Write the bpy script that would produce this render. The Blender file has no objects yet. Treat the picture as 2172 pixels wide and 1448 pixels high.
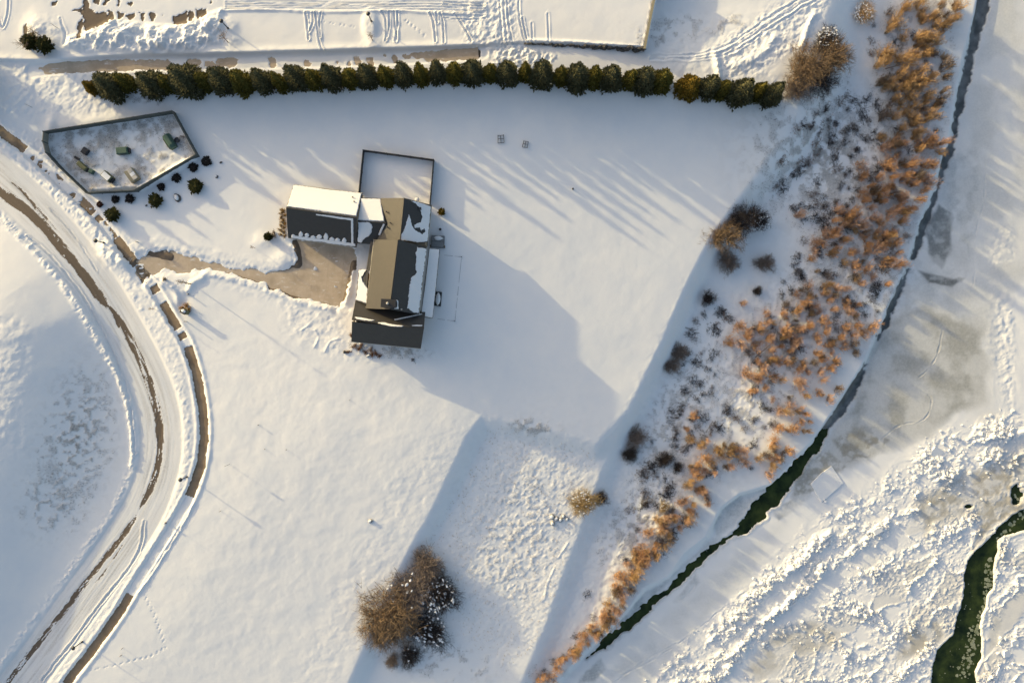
import bpy, math, random
import numpy as np
from mathutils import Vector

sc = bpy.context.scene
col = sc.collection
random.seed(7)
RNG = np.random.default_rng(11)

# ------------------------------------------------------------------ camera, sky, sun, exposure
HC = 165.0                      # camera height over the house plot (m)
CU, CV, S = 1086.0, 724.0, 0.1  # survey units: 10 units of the plan = 1 m at level 0
cam_d = bpy.data.cameras.new('camera')
cam = bpy.data.objects.new('camera', cam_d)
col.objects.link(cam)
cam.location = (0, 0, HC)
cam.rotation_euler = (0, 0, 0)
cam_d.sensor_width = 36.0
cam_d.lens = 36.0 * HC / 217.2
cam_d.clip_start = 1.0
cam_d.clip_end = 6000.0
sc.camera = cam

SUN_EL = math.radians(11.5)
SDX, SDY = 0.823, -0.568        # direction in which shadows fall on the plan
w = bpy.data.worlds.new('World')
sc.world = w
w.use_nodes = True
wn = w.node_tree.nodes
wl = w.node_tree.links
wn.clear()
sky = wn.new('ShaderNodeTexSky')
sky.sky_type = 'NISHITA'
sky.sun_disc = False
sky.sun_elevation = SUN_EL
sky.sun_rotation = math.atan2(-SDX, -SDY)
sky.altitude = 200
sky.air_density = 1.0
sky.dust_density = 4.7
sky.ozone_density = 0.6
bg = wn.new('ShaderNodeBackground')
bg.inputs['Strength'].default_value = 0.128
wo = wn.new('ShaderNodeOutputWorld')
wl.new(sky.outputs[0], bg.inputs[0])
wl.new(bg.outputs[0], wo.inputs[0])

sun_d = bpy.data.lights.new('sun', 'SUN')
sun_d.energy = 2.35
sun_d.angle = math.radians(0.6)
sun_d.color = (1.0, 0.80, 0.40)
sun = bpy.data.objects.new('sun', sun_d)
col.objects.link(sun)
sun.rotation_euler = Vector((SDX * math.cos(SUN_EL), SDY * math.cos(SUN_EL), -math.sin(SUN_EL))).to_track_quat('-Z', 'Y').to_euler()

vs = sc.view_settings
vs.view_transform = 'Standard'
vs.look = 'None'
vs.exposure = 0.95
vs.gamma = 1.0
vs.use_curve_mapping = False
sc.cycles.max_bounces = 4
sc.cycles.diffuse_bounces = 2
sc.cycles.glossy_bounces = 2

# ------------------------------------------------------------------ helpers: numbers
def ss(a, b, x):
    t = np.clip((x - a) / (b - a), 0, 1)
    return t * t * (3 - 2 * t)

def _h(ix, iy, seed):
    n = (ix.astype(np.int64) * 374761393 + iy.astype(np.int64) * 668265263 + seed * 1442695041) & 0xFFFFFFFF
    n = ((n ^ (n >> 13)) * 1274126177) & 0xFFFFFFFF
    n = n ^ (n >> 16)
    return (n & 0xFFFFFF).astype(np.float32) / float(0xFFFFFF)

def vnoise(x, y, seed=0):
    fx = np.floor(x); fy = np.floor(y)
    tx = (x - fx).astype(np.float32); ty = (y - fy).astype(np.float32)
    tx = tx * tx * (3 - 2 * tx); ty = ty * ty * (3 - 2 * ty)
    a = _h(fx, fy, seed); b = _h(fx + 1, fy, seed); c = _h(fx, fy + 1, seed); d = _h(fx + 1, fy + 1, seed)
    return (a * (1 - tx) + b * tx) * (1 - ty) + (c * (1 - tx) + d * tx) * ty

def fbm(x, y, seed=0, oct=4):
    r = 0.0; a = 0.5
    for o in range(oct):
        r = r + a * vnoise(x, y, seed + o * 17)
        x = x * 2.03 + 11.3; y = y * 2.03 + 5.7
        a *= 0.5
    return r / (1 - 0.5 ** oct)

def worley(x, y, seed=0):
    """nearest and second nearest distance to jittered cell points, and the random value of the nearest cell"""
    fx = np.floor(x); fy = np.floor(y)
    f1 = np.full(x.shape, 9.0); f2 = np.full(x.shape, 9.0); idv = np.zeros(x.shape)
    for a in (-1, 0, 1):
        for b in (-1, 0, 1):
            cx, cy = fx + a, fy + b
            px = cx + _h(cx, cy, seed); py = cy + _h(cx, cy, seed + 7)
            d = np.sqrt((x - px) ** 2 + (y - py) ** 2)
            near = d < f1
            f2 = np.where(near, f1, np.minimum(f2, d))
            idv = np.where(near, _h(cx, cy, seed + 13), idv)
            f1 = np.where(near, d, f1)
    return f1, f2, idv

def psdf(u, v, pts):
    """signed distance to a closed polygon, negative inside"""
    d = np.full(u.shape, 1e12)
    ins = np.zeros(u.shape, bool)
    n = len(pts)
    for i in range(n):
        x1, y1 = pts[i]; x2, y2 = pts[(i + 1) % n]
        ex, ey = x2 - x1, y2 - y1
        t = np.clip(((u - x1) * ex + (v - y1) * ey) / (ex * ex + ey * ey + 1e-9), 0, 1)
        d = np.minimum(d, (u - x1 - t * ex) ** 2 + (v - y1 - t * ey) ** 2)
        if y1 != y2:
            c = ((y1 > v) != (y2 > v)) & (u < (x2 - x1) * (v - y1) / (y2 - y1) + x1)
            ins ^= c
    d = np.sqrt(d)
    return np.where(ins, -d, d)

def pline(u, v, pts, widths=None):
    """distance, arc length, signed side, width along an open polyline"""
    best = np.full(u.shape, 1e12); arc = np.zeros(u.shape); side = np.zeros(u.shape); wd = np.zeros(u.shape)
    acc = 0.0
    for i in range(len(pts) - 1):
        x1, y1 = pts[i]; x2, y2 = pts[i + 1]
        ex, ey = x2 - x1, y2 - y1
        L = math.hypot(ex, ey)
        t = np.clip(((u - x1) * ex + (v - y1) * ey) / (L * L), 0, 1)
        dx = u - x1 - t * ex; dy = v - y1 - t * ey
        d2 = dx * dx + dy * dy
        m = d2 < best
        best = np.where(m, d2, best)
        arc = np.where(m, acc + t * L, arc)
        side = np.where(m, np.sign(ex * dy - ey * dx), side)
        if widths is not None:
            wd = np.where(m, widths[i] + t * (widths[i + 1] - widths[i]), wd)
        acc += L
    return np.sqrt(best), arc, side, wd

def smooth_line(pts, n=4):
    """Catmull-Rom refinement of a polyline"""
    out = []
    P4 = [pts[0]] + list(pts) + [pts[-1]]
    for i in range(1, len(P4) - 2):
        p0, p1, p2, p3 = (np.array(P4[i + k], float) for k in (-1, 0, 1, 2))
        for k in range(n):
            t = k / n
            q = 0.5 * ((2 * p1) + (-p0 + p2) * t + (2 * p0 - 5 * p1 + 4 * p2 - p3) * t * t + (-p0 + 3 * p1 - 3 * p2 + p3) * t ** 3)
            out.append(tuple(q))
    out.append(tuple(pts[-1]))
    return out

# ------------------------------------------------------------------ the lie of the land (plan units)
T_POLY = [(1020, 878), (1150, 905), (1262, 935), (1330, 862), (1400, 722), (1457, 592), (1505, 500), (1590, 380), (1680, 250), (1725, 110), (1770, -60), (1800, -500),
          (6000, -500), (6000, 6000), (-200, 6000), (640, 1700), (735, 1448), (798, 1300), (858, 1175), (905, 1092), (945, 1010), (985, 922)]
F_POLY = [(1800, -500), (1770, -60), (1725, 110), (1680, 250), (1590, 380), (1505, 500), (1457, 592), (1400, 722), (1338, 858), (1290, 950), (1240, 1080), (1195, 1200),
          (1150, 1330), (1100, 1448), (1000, 1700), (300, 6000), (6000, 6000), (6000, -500)]
R_LINE = [(2120, -600), (2085, -60), (2070, 30), (2045, 120), (2028, 210), (2015, 290), (1985, 385), (1952, 475), (1925, 560), (1882, 660), (1832, 775), (1785, 850), (1735, 925),
          (1690, 975), (1640, 1030), (1570, 1050), (1530, 1080), (1500, 1140), (1455, 1175), (1420, 1225), (1370, 1248), (1330, 1300), (1285, 1345), (1240, 1385), (1190, 1440), (1100, 1540), (500, 2400)]
R_POLY = R_LINE + [(500, 6000), (6000, 6000), (6000, -600)]
HILL = [(-3000, 330), (-150, 480), (-40, 560), (20, 625), (58, 700), (68, 780), (58, 870), (38, 950), (-25, 1060), (-75, 1190), (-140, 1360), (-230, 1600), (-3000, 2200)]
LOT = [(-3000, 134), (0, 130), (110, 132), (250, 121), (480, 116), (700, 110), (900, 104), (1010, 99), (1100, 93), (1230, 97), (1366, 105), (1376, 55), (1387, 0), (1420, -160), (1500, -600), (-3000, -600)]

GU0, GV0, GST = -500, -500, 4
gu = np.arange(GU0, 2700, GST, dtype=float); gv = np.arange(GV0, 2000, GST, dtype=float)
GU, GV = np.meshgrid(gu, gv)
s_ = ((GU - 830) * 0.82 + (GV - 580) * 0.57) * 0.1
sl = np.where(s_ < 0, 0, np.where(s_ < 10, s_ * s_ / 20, s_ - 5))
ZB = -0.05 * np.clip(sl, 0, 58)
tT = -psdf(GU, GV, T_POLY) * 0.1
tF = -psdf(GU, GV, F_POLY) * 0.1
steep = 4.5 + 6 * ss(520, 250, GV)
ZB = ZB - 2.0 * ss(0, 1, tT / steep) - 2.0 * ss(0, 1, tF / steep)
# broad swells of the lower lawn
ZB += 0.5 * np.exp(-((GU - 880) / 150) ** 2 - ((GV - 960) / 120) ** 2)
dh = psdf(GU, GV, HILL) * 0.1
ZB += 5.8 * ss(320, 740, GV) * (1 - ss(-9, 22, dh))
dl = psdf(GU, GV, LOT) * 0.1
inlot = ss(0.25, -0.35, dl)
dip = -2.1 * np.exp(-((GU - 1470) / 130) ** 2 - ((GV - 10) / 95) ** 2) * (1 - inlot)
ZB = ZB * (1 - inlot) + 0.45 * inlot + dip
tR = -psdf(GU, GV, R_POLY) * 0.1
kb = ss(-0.6, 0.9, tR)
ZICE, ZWATER = -8.0, -8.28
ZB = ZB * (1 - kb) + ZICE * kb

def zb(u, v):
    x = np.clip((np.asarray(u, float) - GU0) / GST, 0, len(gu) - 1.001)
    y = np.clip((np.asarray(v, float) - GV0) / GST, 0, len(gv) - 1.001)
    i = x.astype(int); j = y.astype(int); fx = x - i; fy = y - j
    return (ZB[j, i] * (1 - fx) + ZB[j, i + 1] * fx) * (1 - fy) + (ZB[j + 1, i] * (1 - fx) + ZB[j + 1, i + 1] * fx) * fy

def P(u, v, z):
    k = S * (HC - z) / HC
    return ((u - CU) * k, (CV - v) * k, z)

# ------------------------------------------------------------------ world grid of the ground sheet
def axis(lim, step):
    a = np.arange(-lim, lim + 1e-6, step)
    ext = []; d = step; p = lim
    while p < 2200:
        d *= 1.45; p += d; ext.append(p)
    ext = np.array(ext)
    return np.concatenate([-ext[::-1], a, ext])
AX = axis(112.0, 0.2); AY = axis(76.0, 0.2)
X, Y = np.meshgrid(AX, AY)
U = CU + X / S; V = CV - Y / S
for _ in range(4):
    z0 = zb(U, V)
    k_ = HC / (HC - z0)
    U = CU + X / S * k_; V = CV - Y / S * k_
Z0 = zb(U, V)
Z = Z0.copy()
SNOW = np.ones_like(Z); ICE = np.zeros_like(Z); DIRT = np.zeros_like(Z); WET = np.zeros_like(Z)

def region(u0, u1, v0, v1):
    jj = np.where((V[:, V.shape[1] // 2] > v0 - 60) & (V[:, V.shape[1] // 2] < v1 + 60))[0]
    ii = np.where((U[U.shape[0] // 2, :] > u0 - 60) & (U[U.shape[0] // 2, :] < u1 + 60))[0]
    return (slice(jj[0], jj[-1] + 1), slice(ii[0], ii[-1] + 1))

def bbox(pts, m):
    us = [p[0] for p in pts]; vs_ = [p[1] for p in pts]
    return region(min(us) - m, max(us) + m, min(vs_) - m, max(vs_) + m)

# general snow cover: gentle drifts, wind texture
wx, wy = X, Y
n_big = fbm(wx / 14, wy / 14, 1, 4) - 0.5
n_mid = fbm(wx / 3.0, wy / 3.0, 2, 3) - 0.5
n_fin = fbm(wx / 0.9, wy / 0.9, 3, 3) - 0.5
frame = ss(2300, 2230, U) * ss(-130, -60, U) * ss(-130, -60, V) * ss(1580, 1510, V)
inR = psdf(U, V, R_POLY)
land = ss(4, -8, -inR)
Z += frame * land * (0.25 * n_big + 0.045 * n_mid + 0.02 * n_fin) + 0.24 * land

# wind-packed roughness where the photograph shows a broken surface
def rough(poly, amp, soft=30, scale=0.8, seed=5, ridge=False):
    r = bbox(poly, soft)
    m = ss(soft, -soft, psdf(U[r], V[r], poly))
    n = fbm(wx[r] / scale, wy[r] / scale, seed, 4)
    n = (1 - np.abs(2 * n - 1) * 1.6) if ridge else (n - 0.5)
    Z[r] += m * amp * n
    return r, m
rough([(1040, 895), (1270, 960), (1215, 1120), (1160, 1330), (1080, 1430), (960, 1330), (960, 1180), (900, 1160), (1000, 990)], 0.13, 16, 1.7, 6)
rough([(1040, 895), (1270, 960), (1215, 1120), (1160, 1330), (1080, 1430), (960, 1330), (960, 1180), (900, 1160), (1000, 990)], 0.12, 16, 0.6, 61)
rough([(430, 720), (740, 690), (900, 790), (990, 880), (900, 1080), (800, 1250), (730, 1448), (250, 1448), (440, 1060)], 0.10, 50, 2.6, 7)
rough([(820, 1010), (960, 900), (1000, 890), (900, 1100), (790, 1330), (720, 1448), (620, 1448)], 0.11, 30, 1.2, 8)
rough([(60, 130), (330, 160), (250, 240), (110, 250), (0, 250), (0, 130)], 0.34, 22, 1.0, 9)
rough([(600, 640), (745, 640), (735, 730), (830, 770), (700, 760), (600, 700)], 0.26, 18, 1.2, 10)
rough([(-20, 640), (60, 690), (75, 780), (60, 960), (-20, 1000)], 0.22, 20, 1.3, 12)
rough([(1395, 30), (1560, 70), (1640, 150), (1660, 190), (1440, 180), (1390, 110)], 0.25, 25, 1.3, 14)
rough([(1500, 110), (1640, 10), (1760, 0), (1720, 80), (1600, 160), (1530, 170)], 0.45, 14, 0.7, 15)
rough(T_POLY[:6] + [(1800, 600), (1560, 900), (1300, 1340), (1130, 1440), (1290, 950)], 0.24, 20, 1.0, 16)
rough([(130, 285), (190, 330), (100, 300), (0, 250), (0, 330), (100, 420), (250, 560), (300, 640), (240, 520), (180, 440)], 0.3, 14, 0.8, 17)
rough([(985, 0), (1095, 0), (1095, 140), (985, 110)], 0.55, 14, 0.8, 18)
rough([(1060, 92), (1100, 96), (1180, 120), (1150, 150), (1040, 150)], 0.8, 10, 0.6, 19)

def groove(pts, width, depth, rim=0.5, wob=0.0, seed=20, smooth=True):
    """rut with pushed-up rims; width in plan units, depth in m"""
    if smooth: pts = smooth_line(pts)
    r = bbox(pts, width * 4)
    uu, vv = U[r], V[r]
    d, a, sd, _ = pline(uu, vv, pts)
    dd = d + wob * (fbm(a / 14, sd * 3, seed, 2) - 0.5)
    Z[r] += -depth * ss(width, width * 0.3, dd) + depth * rim * np.exp(-((dd - width * 1.7) / (width * 0.6)) ** 2)

def bank(pts, width, height, lump=0.6, seed=30, scale=1.0, side=0):
    pts = smooth_line(pts)
    r = bbox(pts, width * 3)
    d, a, sd, _ = pline(U[r], V[r], pts)
    n = fbm(wx[r] / scale, wy[r] / scale, seed, 4)
    m = np.exp(-(d / width) ** 2)
    if side: m = np.where(sd == side, m, m * 0.0 + np.exp(-(d / (width * 0.35)) ** 2))
    Z[r] += height * m * (1 - lump + 2 * lump * n)

def mound(u, v, ru, rv, h, seed=40, lump=0.3, rot=0.0, p=2.0):
    r = region(u - max(ru, rv) * 2, u + max(ru, rv) * 2, v - max(ru, rv) * 2, v + max(ru, rv) * 2)
    c, s = math.cos(rot), math.sin(rot)
    du = (U[r] - u); dv = (V[r] - v)
    q = ((du * c + dv * s) / ru) ** 2 + ((-du * s + dv * c) / rv) ** 2
    n = fbm(wx[r] / 0.9, wy[r] / 0.9, seed, 3)
    Z[r] += h * np.exp(-q ** (p / 2)) * (1 - lump + 2 * lump * n)

# ---- road: packed snow with a bare wheel track
ROAD = smooth_line([(-400, 60), (-120, 275), (-60, 325), (0, 378), (60, 432), (130, 508), (200, 600), (258, 695), (308, 790), (335, 865), (343, 935), (332, 1010), (298, 1092), (238, 1182), (160, 1290), (98, 1375), (30, 1465), (-60, 1585), (-400, 2040)], 3)
r = region(-400, 460, -60, 1600)
dR, aR, sR, _ = pline(U[r], V[r], ROAD)
onroad = ss(50, 42, dR)
ROADMASK = np.zeros(Z.shape, bool); ROADMASK[r] = dR < 47
base_road = Z0[r] + 0.07 + 0.06 * (fbm(aR / 60, dR * sR / 2.2, 41, 3) - 0.5) * ss(50, 20, dR)
Z[r] = Z[r] * (1 - onroad) + base_road * onroad
bump = fbm(wx[r] / 0.8, wy[r] / 0.8, 42, 4)
Z[r] += 0.17 * np.exp(-((dR - 57) / 7) ** 2) * ss(0.35, 0.75, bump) * (1 + 0.4 * sR)
# thin dirty film on the packed snow
DIRT[r] = np.maximum(DIRT[r], onroad * (0.10 + 0.42 * ss(0.42, 0.72, fbm(aR / 70, dR * sR / 3.2, 43, 4)) * np.exp(-((dR - 12) / 22) ** 2) + 0.10 * fbm(aR / 50, dR * sR / 5, 44, 3)))
def bare_track(pts, width, amount, streak=0.55, seed=50, fine=3.0, soft=3.0):
    pts = smooth_line(pts)
    r = bbox(pts, width * 3)
    d, a, sd, _ = pline(U[r], V[r], pts)
    q = d * sd
    n = fbm(a / 34, q / fine, seed, 4)
    L = a.max()
    fine_n = fbm(a / 11, q / 1.3, seed + 5, 3) - 0.5
    taper = ss(0, 45, a) * ss(L, L - 45, a)
    wl = width * (0.35 + 0.65 * taper)
    m = ss(wl + soft, wl - soft, d + (n - 0.5) * 2.6 * width * streak + fine_n * 7) * ss(0.5 - amount, 0.62 - amount * 0.9, n + 0.02 + fine_n * 0.25)
    m = m * ss(0, 18, a + fine_n * 20) * ss(L, L - 18, a + fine_n * 20)
    SNOW[r] = np.minimum(SNOW[r], 1 - m)
    WET[r] = np.maximum(WET[r], m)
    Z[r] -= 0.05 * m
bare_track([(-60, 350), (-20, 385), (0, 408), (60, 448), (128, 522), (178, 583), (215, 632), (235, 660)], 10, 0.34, 0.35, 51)
bare_track([(15, 378), (60, 420), (100, 470), (138, 518)], 5, 0.12, 0.6, 52, 2.2)
bare_track([(225, 640), (258, 688), (292, 750), (312, 800), (328, 850), (338, 905), (338, 950)], 9, 0.16, 0.6, 53, 2.4)
bare_track([(330, 860), (340, 910), (338, 960), (330, 1005), (312, 1050), (292, 1085)], 7, 0.22, 0.5, 54, 2.5)
bare_track([(295, 1082), (270, 1122), (225, 1180), (170, 1250), (120, 1315), (60, 1390), (0, 1470)], 6, 0.16, 0.5, 55, 2.0)
bare_track([(270, 1140), (235, 1195), (190, 1250)], 3, 0.08, 0.6, 56, 1.6)
# kerb-side windrows and ruts
groove([(60, 500), (110, 545), (165, 612), (205, 680), (240, 750), (270, 830), (283, 900), (287, 960)], 2.2, 0.14, 0.9, 5)
bank([(0, 470), (70, 530), (140, 600), (190, 680), (235, 760), (265, 840), (280, 920), (282, 990)], 6, 0.28, 0.6, 31, 0.7)
bank([(60, 330), (130, 410), (190, 470), (235, 530), (265, 560)], 12, 0.22, 0.7, 33, 0.7)
mound(238, 540, 30, 22, 0.75, 44, 0.45, 0.6)
mound(262, 556, 16, 10, 0.45, 45, 0.4, 0.6)
bank([(285, 590), (320, 640), (345, 690), (372, 750), (388, 820), (398, 900), (398, 980), (380, 1050)], 14, 0.13, 0.6, 34, 0.6)
groove([(307, 1105), (298, 1160), (270, 1210), (225, 1265), (150, 1365), (90, 1440)], 2.2, 0.13, 1.0, 4)
groove([(400, 1060), (360, 1130), (320, 1190), (285, 1240)], 2.4, 0.12, 0.8, 5)
groove([(412, 1062), (372, 1135), (330, 1200), (295, 1250)], 2.4, 0.12, 0.8, 5)
groove([(105, 440), (150, 490), (185, 540), (205, 575)], 1.6, 0.07, 0.9, 5)

# ---- dug-out pavement along the road
WALK = smooth_line([(-60, 225), (0, 277), (60, 323), (130, 387), (190, 442), (250, 510), (290, 562), (330, 614), (368, 680), (396, 727), (418, 795), (431, 870), (433, 930), (425, 990), (402, 1055), (345, 1150), (277, 1258), (250, 1303), (200, 1372), (140, 1450), (90, 1520)], 3)
r = region(-60, 500, 180, 1540)
dW, aW, sW, _ = pline(U[r], V[r], WALK)
wob = (fbm(aW / 16, sW * 2, 60, 3) - 0.5) * 5
tr = ss(12, 8.5, dW + wob * 0.5)
Z[r] = Z[r] * (1 - tr) + (Z0[r] + 0.09 + 0.08 * (fbm(wx[r] / 0.7, wy[r] / 0.7, 61, 3) - 0.5)) * tr
Z[r] += 0.16 * np.exp(-((dW - 15) / 4) ** 2) * (0.5 + fbm(wx[r] / 0.9, wy[r] / 0.9, 62, 3))
def clear(pts, width, amount=1.0, seed=70, grow=0.12, scale=1.0, edge=2.0, soft=1.2, square=False):
    """uncover paving along a line: the snow sheet dips below the slabs"""
    r = bbox(pts, width * 2 + 8)
    d, a, sd, _ = pline(U[r], V[r], pts)
    n = fbm(wx[r] / scale, wy[r] / scale, seed, 3)
    n4 = fbm(wx[r] / 0.35, wy[r] / 0.35, seed + 3, 2) - 0.5
    if square:
        L = a.max(); d = np.where((a <= 0.01) | (a >= L - 0.01), width + 6, d)
    m = ss(width + soft, width - soft, d + (n - 0.5) * edge * 4 + n4 * 3) * (1.0 if amount >= 1 else ss(0.64 - amount * 0.3, 0.56 - amount * 0.3, n))
    Z[r] = Z[r] * (1 - m) + (Z0[r] - grow) * m
    SNOW[r] = np.minimum(SNOW[r], 1 - m)
for pts, wd_, am in [([(-60, 225), (0, 277), (54, 318)], 9, 1), ([(68, 330), (130, 387)], 7, 0.5), ([(140, 396), (190, 442), (200, 452)], 8, 0.62), ([(205, 458), (250, 510)], 6, 0.35),
                     ([(247, 506), (290, 562)], 9.5, 1), ([(296, 570), (318, 598)], 9, 0.8), ([(325, 606), (334, 620)], 9, 1), ([(346, 642), (368, 680), (378, 697)], 9, 1),
                     ([(384, 706), (391, 718)], 9, 1), ([(399, 735), (418, 795), (431, 870), (433, 930), (425, 990), (403, 1052)], 9.5, 1), ([(276, 1260), (250, 1303), (200, 1372), (140, 1450)], 9, 1)]:
    clear(pts, wd_, am, edge=1.1, square=True)

# ---- driveway and forecourt
DRIVE = [(283, 566), (300, 546), (335, 534), (372, 537), (420, 551), (480, 566), (560, 579), (606, 576), (628, 566), (633, 552), (626, 512), (690, 516), (757, 527), (750, 585), (733, 612), (730, 640), (712, 650),
         (690, 642), (640, 632), (600, 620), (565, 603), (520, 592), (470, 577), (440, 568), (400, 573), (350, 572), (318, 580), (300, 600)]
r = bbox(DRIVE, 30)
dD = psdf(U[r], V[r], DRIVE)
nD = fbm(wx[r] / 1.6, wy[r] / 1.6, 80, 4)
flat = ss(16, 4, dD)
Z[r] = Z[r] * (1 - flat) + (Z0[r] + 0.10) * flat
Z[r] += 0.17 * np.exp(-((dD - 10) / 5) ** 2) * ss(0.2, 0.85, fbm(wx[r] / 1.1, wy[r] / 1.1, 81, 4)) + 0.14 * np.exp(-((dD - 24) / 10) ** 2) * fbm(wx[r] / 1.2, wy[r] / 1.2, 82, 3)
skip = ss(0.80, 0.84, fbm(X[r] / 2.2 + 3, Y[r] / 0.9, 83, 4)) * ss(-2, -9, dD)
lane = ss(0.50, 0.62, fbm(wx[r] / 3.0, wy[r] / 1.0, 84, 3)) * ss(330, 290, U[r]) * 0.8
mD = ss(2.5, -1.5, dD + (nD - 0.5) * 22) * (1 - skip) * (1 - lane)
Z[r] = Z[r] * (1 - mD) + (Z0[r] - 0.12) * mD
SNOW[r] = np.minimum(SNOW[r], 1 - mD)
bank([(632, 560), (628, 530), (622, 512), (612, 505)], 7, 0.45, 0.4, 85, 0.8)
bank([(735, 640), (744, 600), (752, 560)], 7, 0.5, 0.5, 86, 0.8)

# ---- path behind the hedge: hollow with thawed slabs
TPATH = smooth_line([(70, 152), (110, 147), (250, 139), (400, 136), (600, 132), (800, 126), (900, 121), (1020, 114)], 3)
r = region(60, 1040, 90, 180)
dP, aP, sP, _ = pline(U[r], V[r], TPATH)
tp = ss(17, 11, dP)
Z[r] = Z[r] * (1 - tp) + (Z0[r] + 0.05 + 0.07 * (fbm(wx[r], wy[r], 90, 3) - 0.5)) * tp
for (a, b, hw) in [((118, 147), (150, 146), 8), ((150, 144), (278, 138), 12), ((294, 139), (352, 138), 11), ((405, 134), (418, 134), 9), ((440, 137), (448, 137), 7), ((468, 134), (496, 134), 9), ((577, 128), (578, 138), 7),
                   ((649, 133), (655, 137), 5), ((711, 131), (713, 132), 2), ((757, 124), (759, 134), 5), ((740, 135), (742, 137), 3), ((784, 128), (788, 136), 5), ((834, 123), (840, 130), 5), ((816, 118), (818, 119), 2),
                   ((912, 120), (1010, 116), 11), ((858, 120), (860, 122), 2)]:
    clear([a, b], hw * 0.92, 1, 91, 0.12, 0.8, 2.6)

# ---- car park north of the path
def patch(poly, seed=100, wob_=6, grow=0.10):
    r = bbox(poly, 20)
    d = psdf(U[r], V[r], poly) + (fbm(wx[r] / 0.8, wy[r] / 0.8, seed, 3) - 0.5) * wob_ * 2
    m = ss(1.2, -1.2, d)
    Z[r] -= grow * m
    SNOW[r] = np.minimum(SNOW[r], 1 - m); WET[r] = np.maximum(WET[r], m)
for k, poly in enumerate([[(177, 0), (188, 0), (190, 20), (205, 30), (228, 26), (232, 50), (205, 58), (178, 68)], [(196, -10), (214, -10), (210, 14), (200, 10)], [(222, 0), (232, 0), (228, 14), (220, 10)],
                          [(232, 24), (242, 26), (240, 42), (232, 42)], [(250, 27), (262, 30), (258, 41), (251, 40)], [(270, 36), (287, 29), (285, 42), (272, 40)], [(297, 28), (308, 30), (306, 50), (299, 46)],
                          [(318, 26), (328, 28), (329, 48), (321, 50)], [(367, 36), (396, 27), (399, 52), (368, 58)], [(400, 27), (412, 26), (412, 46), (400, 50)], [(416, 22), (438, 20), (440, 30), (420, 40)],
                          [(250, -10), (257, -10), (256, 14), (249, 13)], [(270, 6), (281, 6), (280, 12), (271, 11)], [(445, -6), (450, -6), (451, 8), (446, 8)], [(166, 60), (176, 18), (178, 44), (172, 80), (165, 85)],
                          [(156, 24), (178, 15), (172, 24)], [(112, 6), (121, 5), (119, 12), (112, 12)], [(348, 31), (346, 34), (342, 32)], [(54, 52), (61, 50), (61, 80), (56, 96), (52, 78)]]):
    patch(poly, 100 + k)
# ploughed heap
heap = [(140, 100), (150, 80), (180, 72), (210, 56), (240, 42), (300, 52), (370, 58), (420, 42), (470, 22), (475, 50), (468, 92), (420, 108), (330, 112), (240, 108), (170, 112)]
r = bbox(heap, 20)
hd = psdf(U[r], V[r], heap)
hn = fbm(wx[r] / 1.9, wy[r] / 1.9, 130, 4)
Z[r] += ss(8, -16, hd) * (0.25 + 2.3 * np.clip(hn - 0.28, 0, 1)) + ss(2, -8, hd) * 0.5 * (fbm(wx[r] / 0.7, wy[r] / 0.7, 131, 3) - 0.5)
mound(785, 55, 16, 30, 0.45, 132, 0.15, 0, 4); mound(790, 92, 18, 14, 0.35, 133, 0.3)
mound(482, 62, 24, 24, 0.35, 134, 0.2, 0, 4); mound(497, 90, 14, 12, 0.3, 135)
mound(95, 78, 42, 40, 0.4, 136, 0.3, 0, 3); mound(75, 62, 20, 30, 0.3, 137)
bank([(0, 126), (110, 128), (250, 117), (480, 112), (700, 106), (900, 100), (1000, 96)], 9, 0.20, 0.3, 138, 1.2)
bank([(470, 24), (560, 22), (700, 27), (840, 24), (900, 28), (1000, 30)], 3, 0.16, 0.5, 139)
for k, v0 in enumerate([4, 9, 14, 19]):
    groove([(480, v0 + 2), (620, v0), (760, v0 + 5 - k), (900, v0 + k), (1030, v0 + 6)], 1.5, 0.10, 0.8, 2, 140 + k)
for pts in [[(649, 28), (652, 50), (655, 85)], [(664, 28), (664, 50), (656, 70)], [(669, 28), (674, 60), (678, 90), (686, 108)], [(682, 28), (678, 50), (680, 80)],
            [(810, 26), (818, 40), (820, 70), (818, 88)], [(826, 26), (826, 50), (822, 80)], [(836, 26), (838, 50), (842, 80), (840, 90)], [(844, 26), (843, 60), (838, 88)],
            [(912, 28), (920, 50), (924, 90)], [(935, 28), (940, 50), (942, 92)], [(965, 30), (985, 60), (1000, 90)], [(926, 28), (928, 50)]]:
    groove(pts, 1.8, 0.15, 0.9, 1.5, 150)
for k, v0 in enumerate([12, 26, 40, 6, 33]):
    groove([(940, v0), (990, v0 + 3), (1030, v0 + 1)], 1.4, 0.12, 0.8, 2, 160 + k)
for k, u0 in enumerate([1060, 1068, 1076, 1100]):
    groove([(u0, -10), (u0 + 2, 40), (u0 + 6 + k * 3, 95)], 1.8, 0.14, 0.8, 2, 165 + k)
groove([(1108, 40), (1116, 80), (1122, 92)], 2, 0.15, 0.8); groove([(1128, 50), (1130, 92)], 1.8, 0.12, 0.8); groove([(1162, 30), (1164, 90)], 1.8, 0.12, 0.8)
groove([(130, 40), (140, 70), (138, 95)], 2.4, 0.12, 0.5, 5); groove([(0, 40), (8, 60), (18, 30), (20, 0)], 2, 0.12, 0.8)
bank([(1120, 88), (1200, 90), (1300, 97), (1362, 103)], 4, 0.25, 0.7, 170, 0.8)
bank([(1365, 100), (1376, 50), (1386, 0), (1400, -60)], 3, 0.3, 0.2, 171, 1.2)
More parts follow.
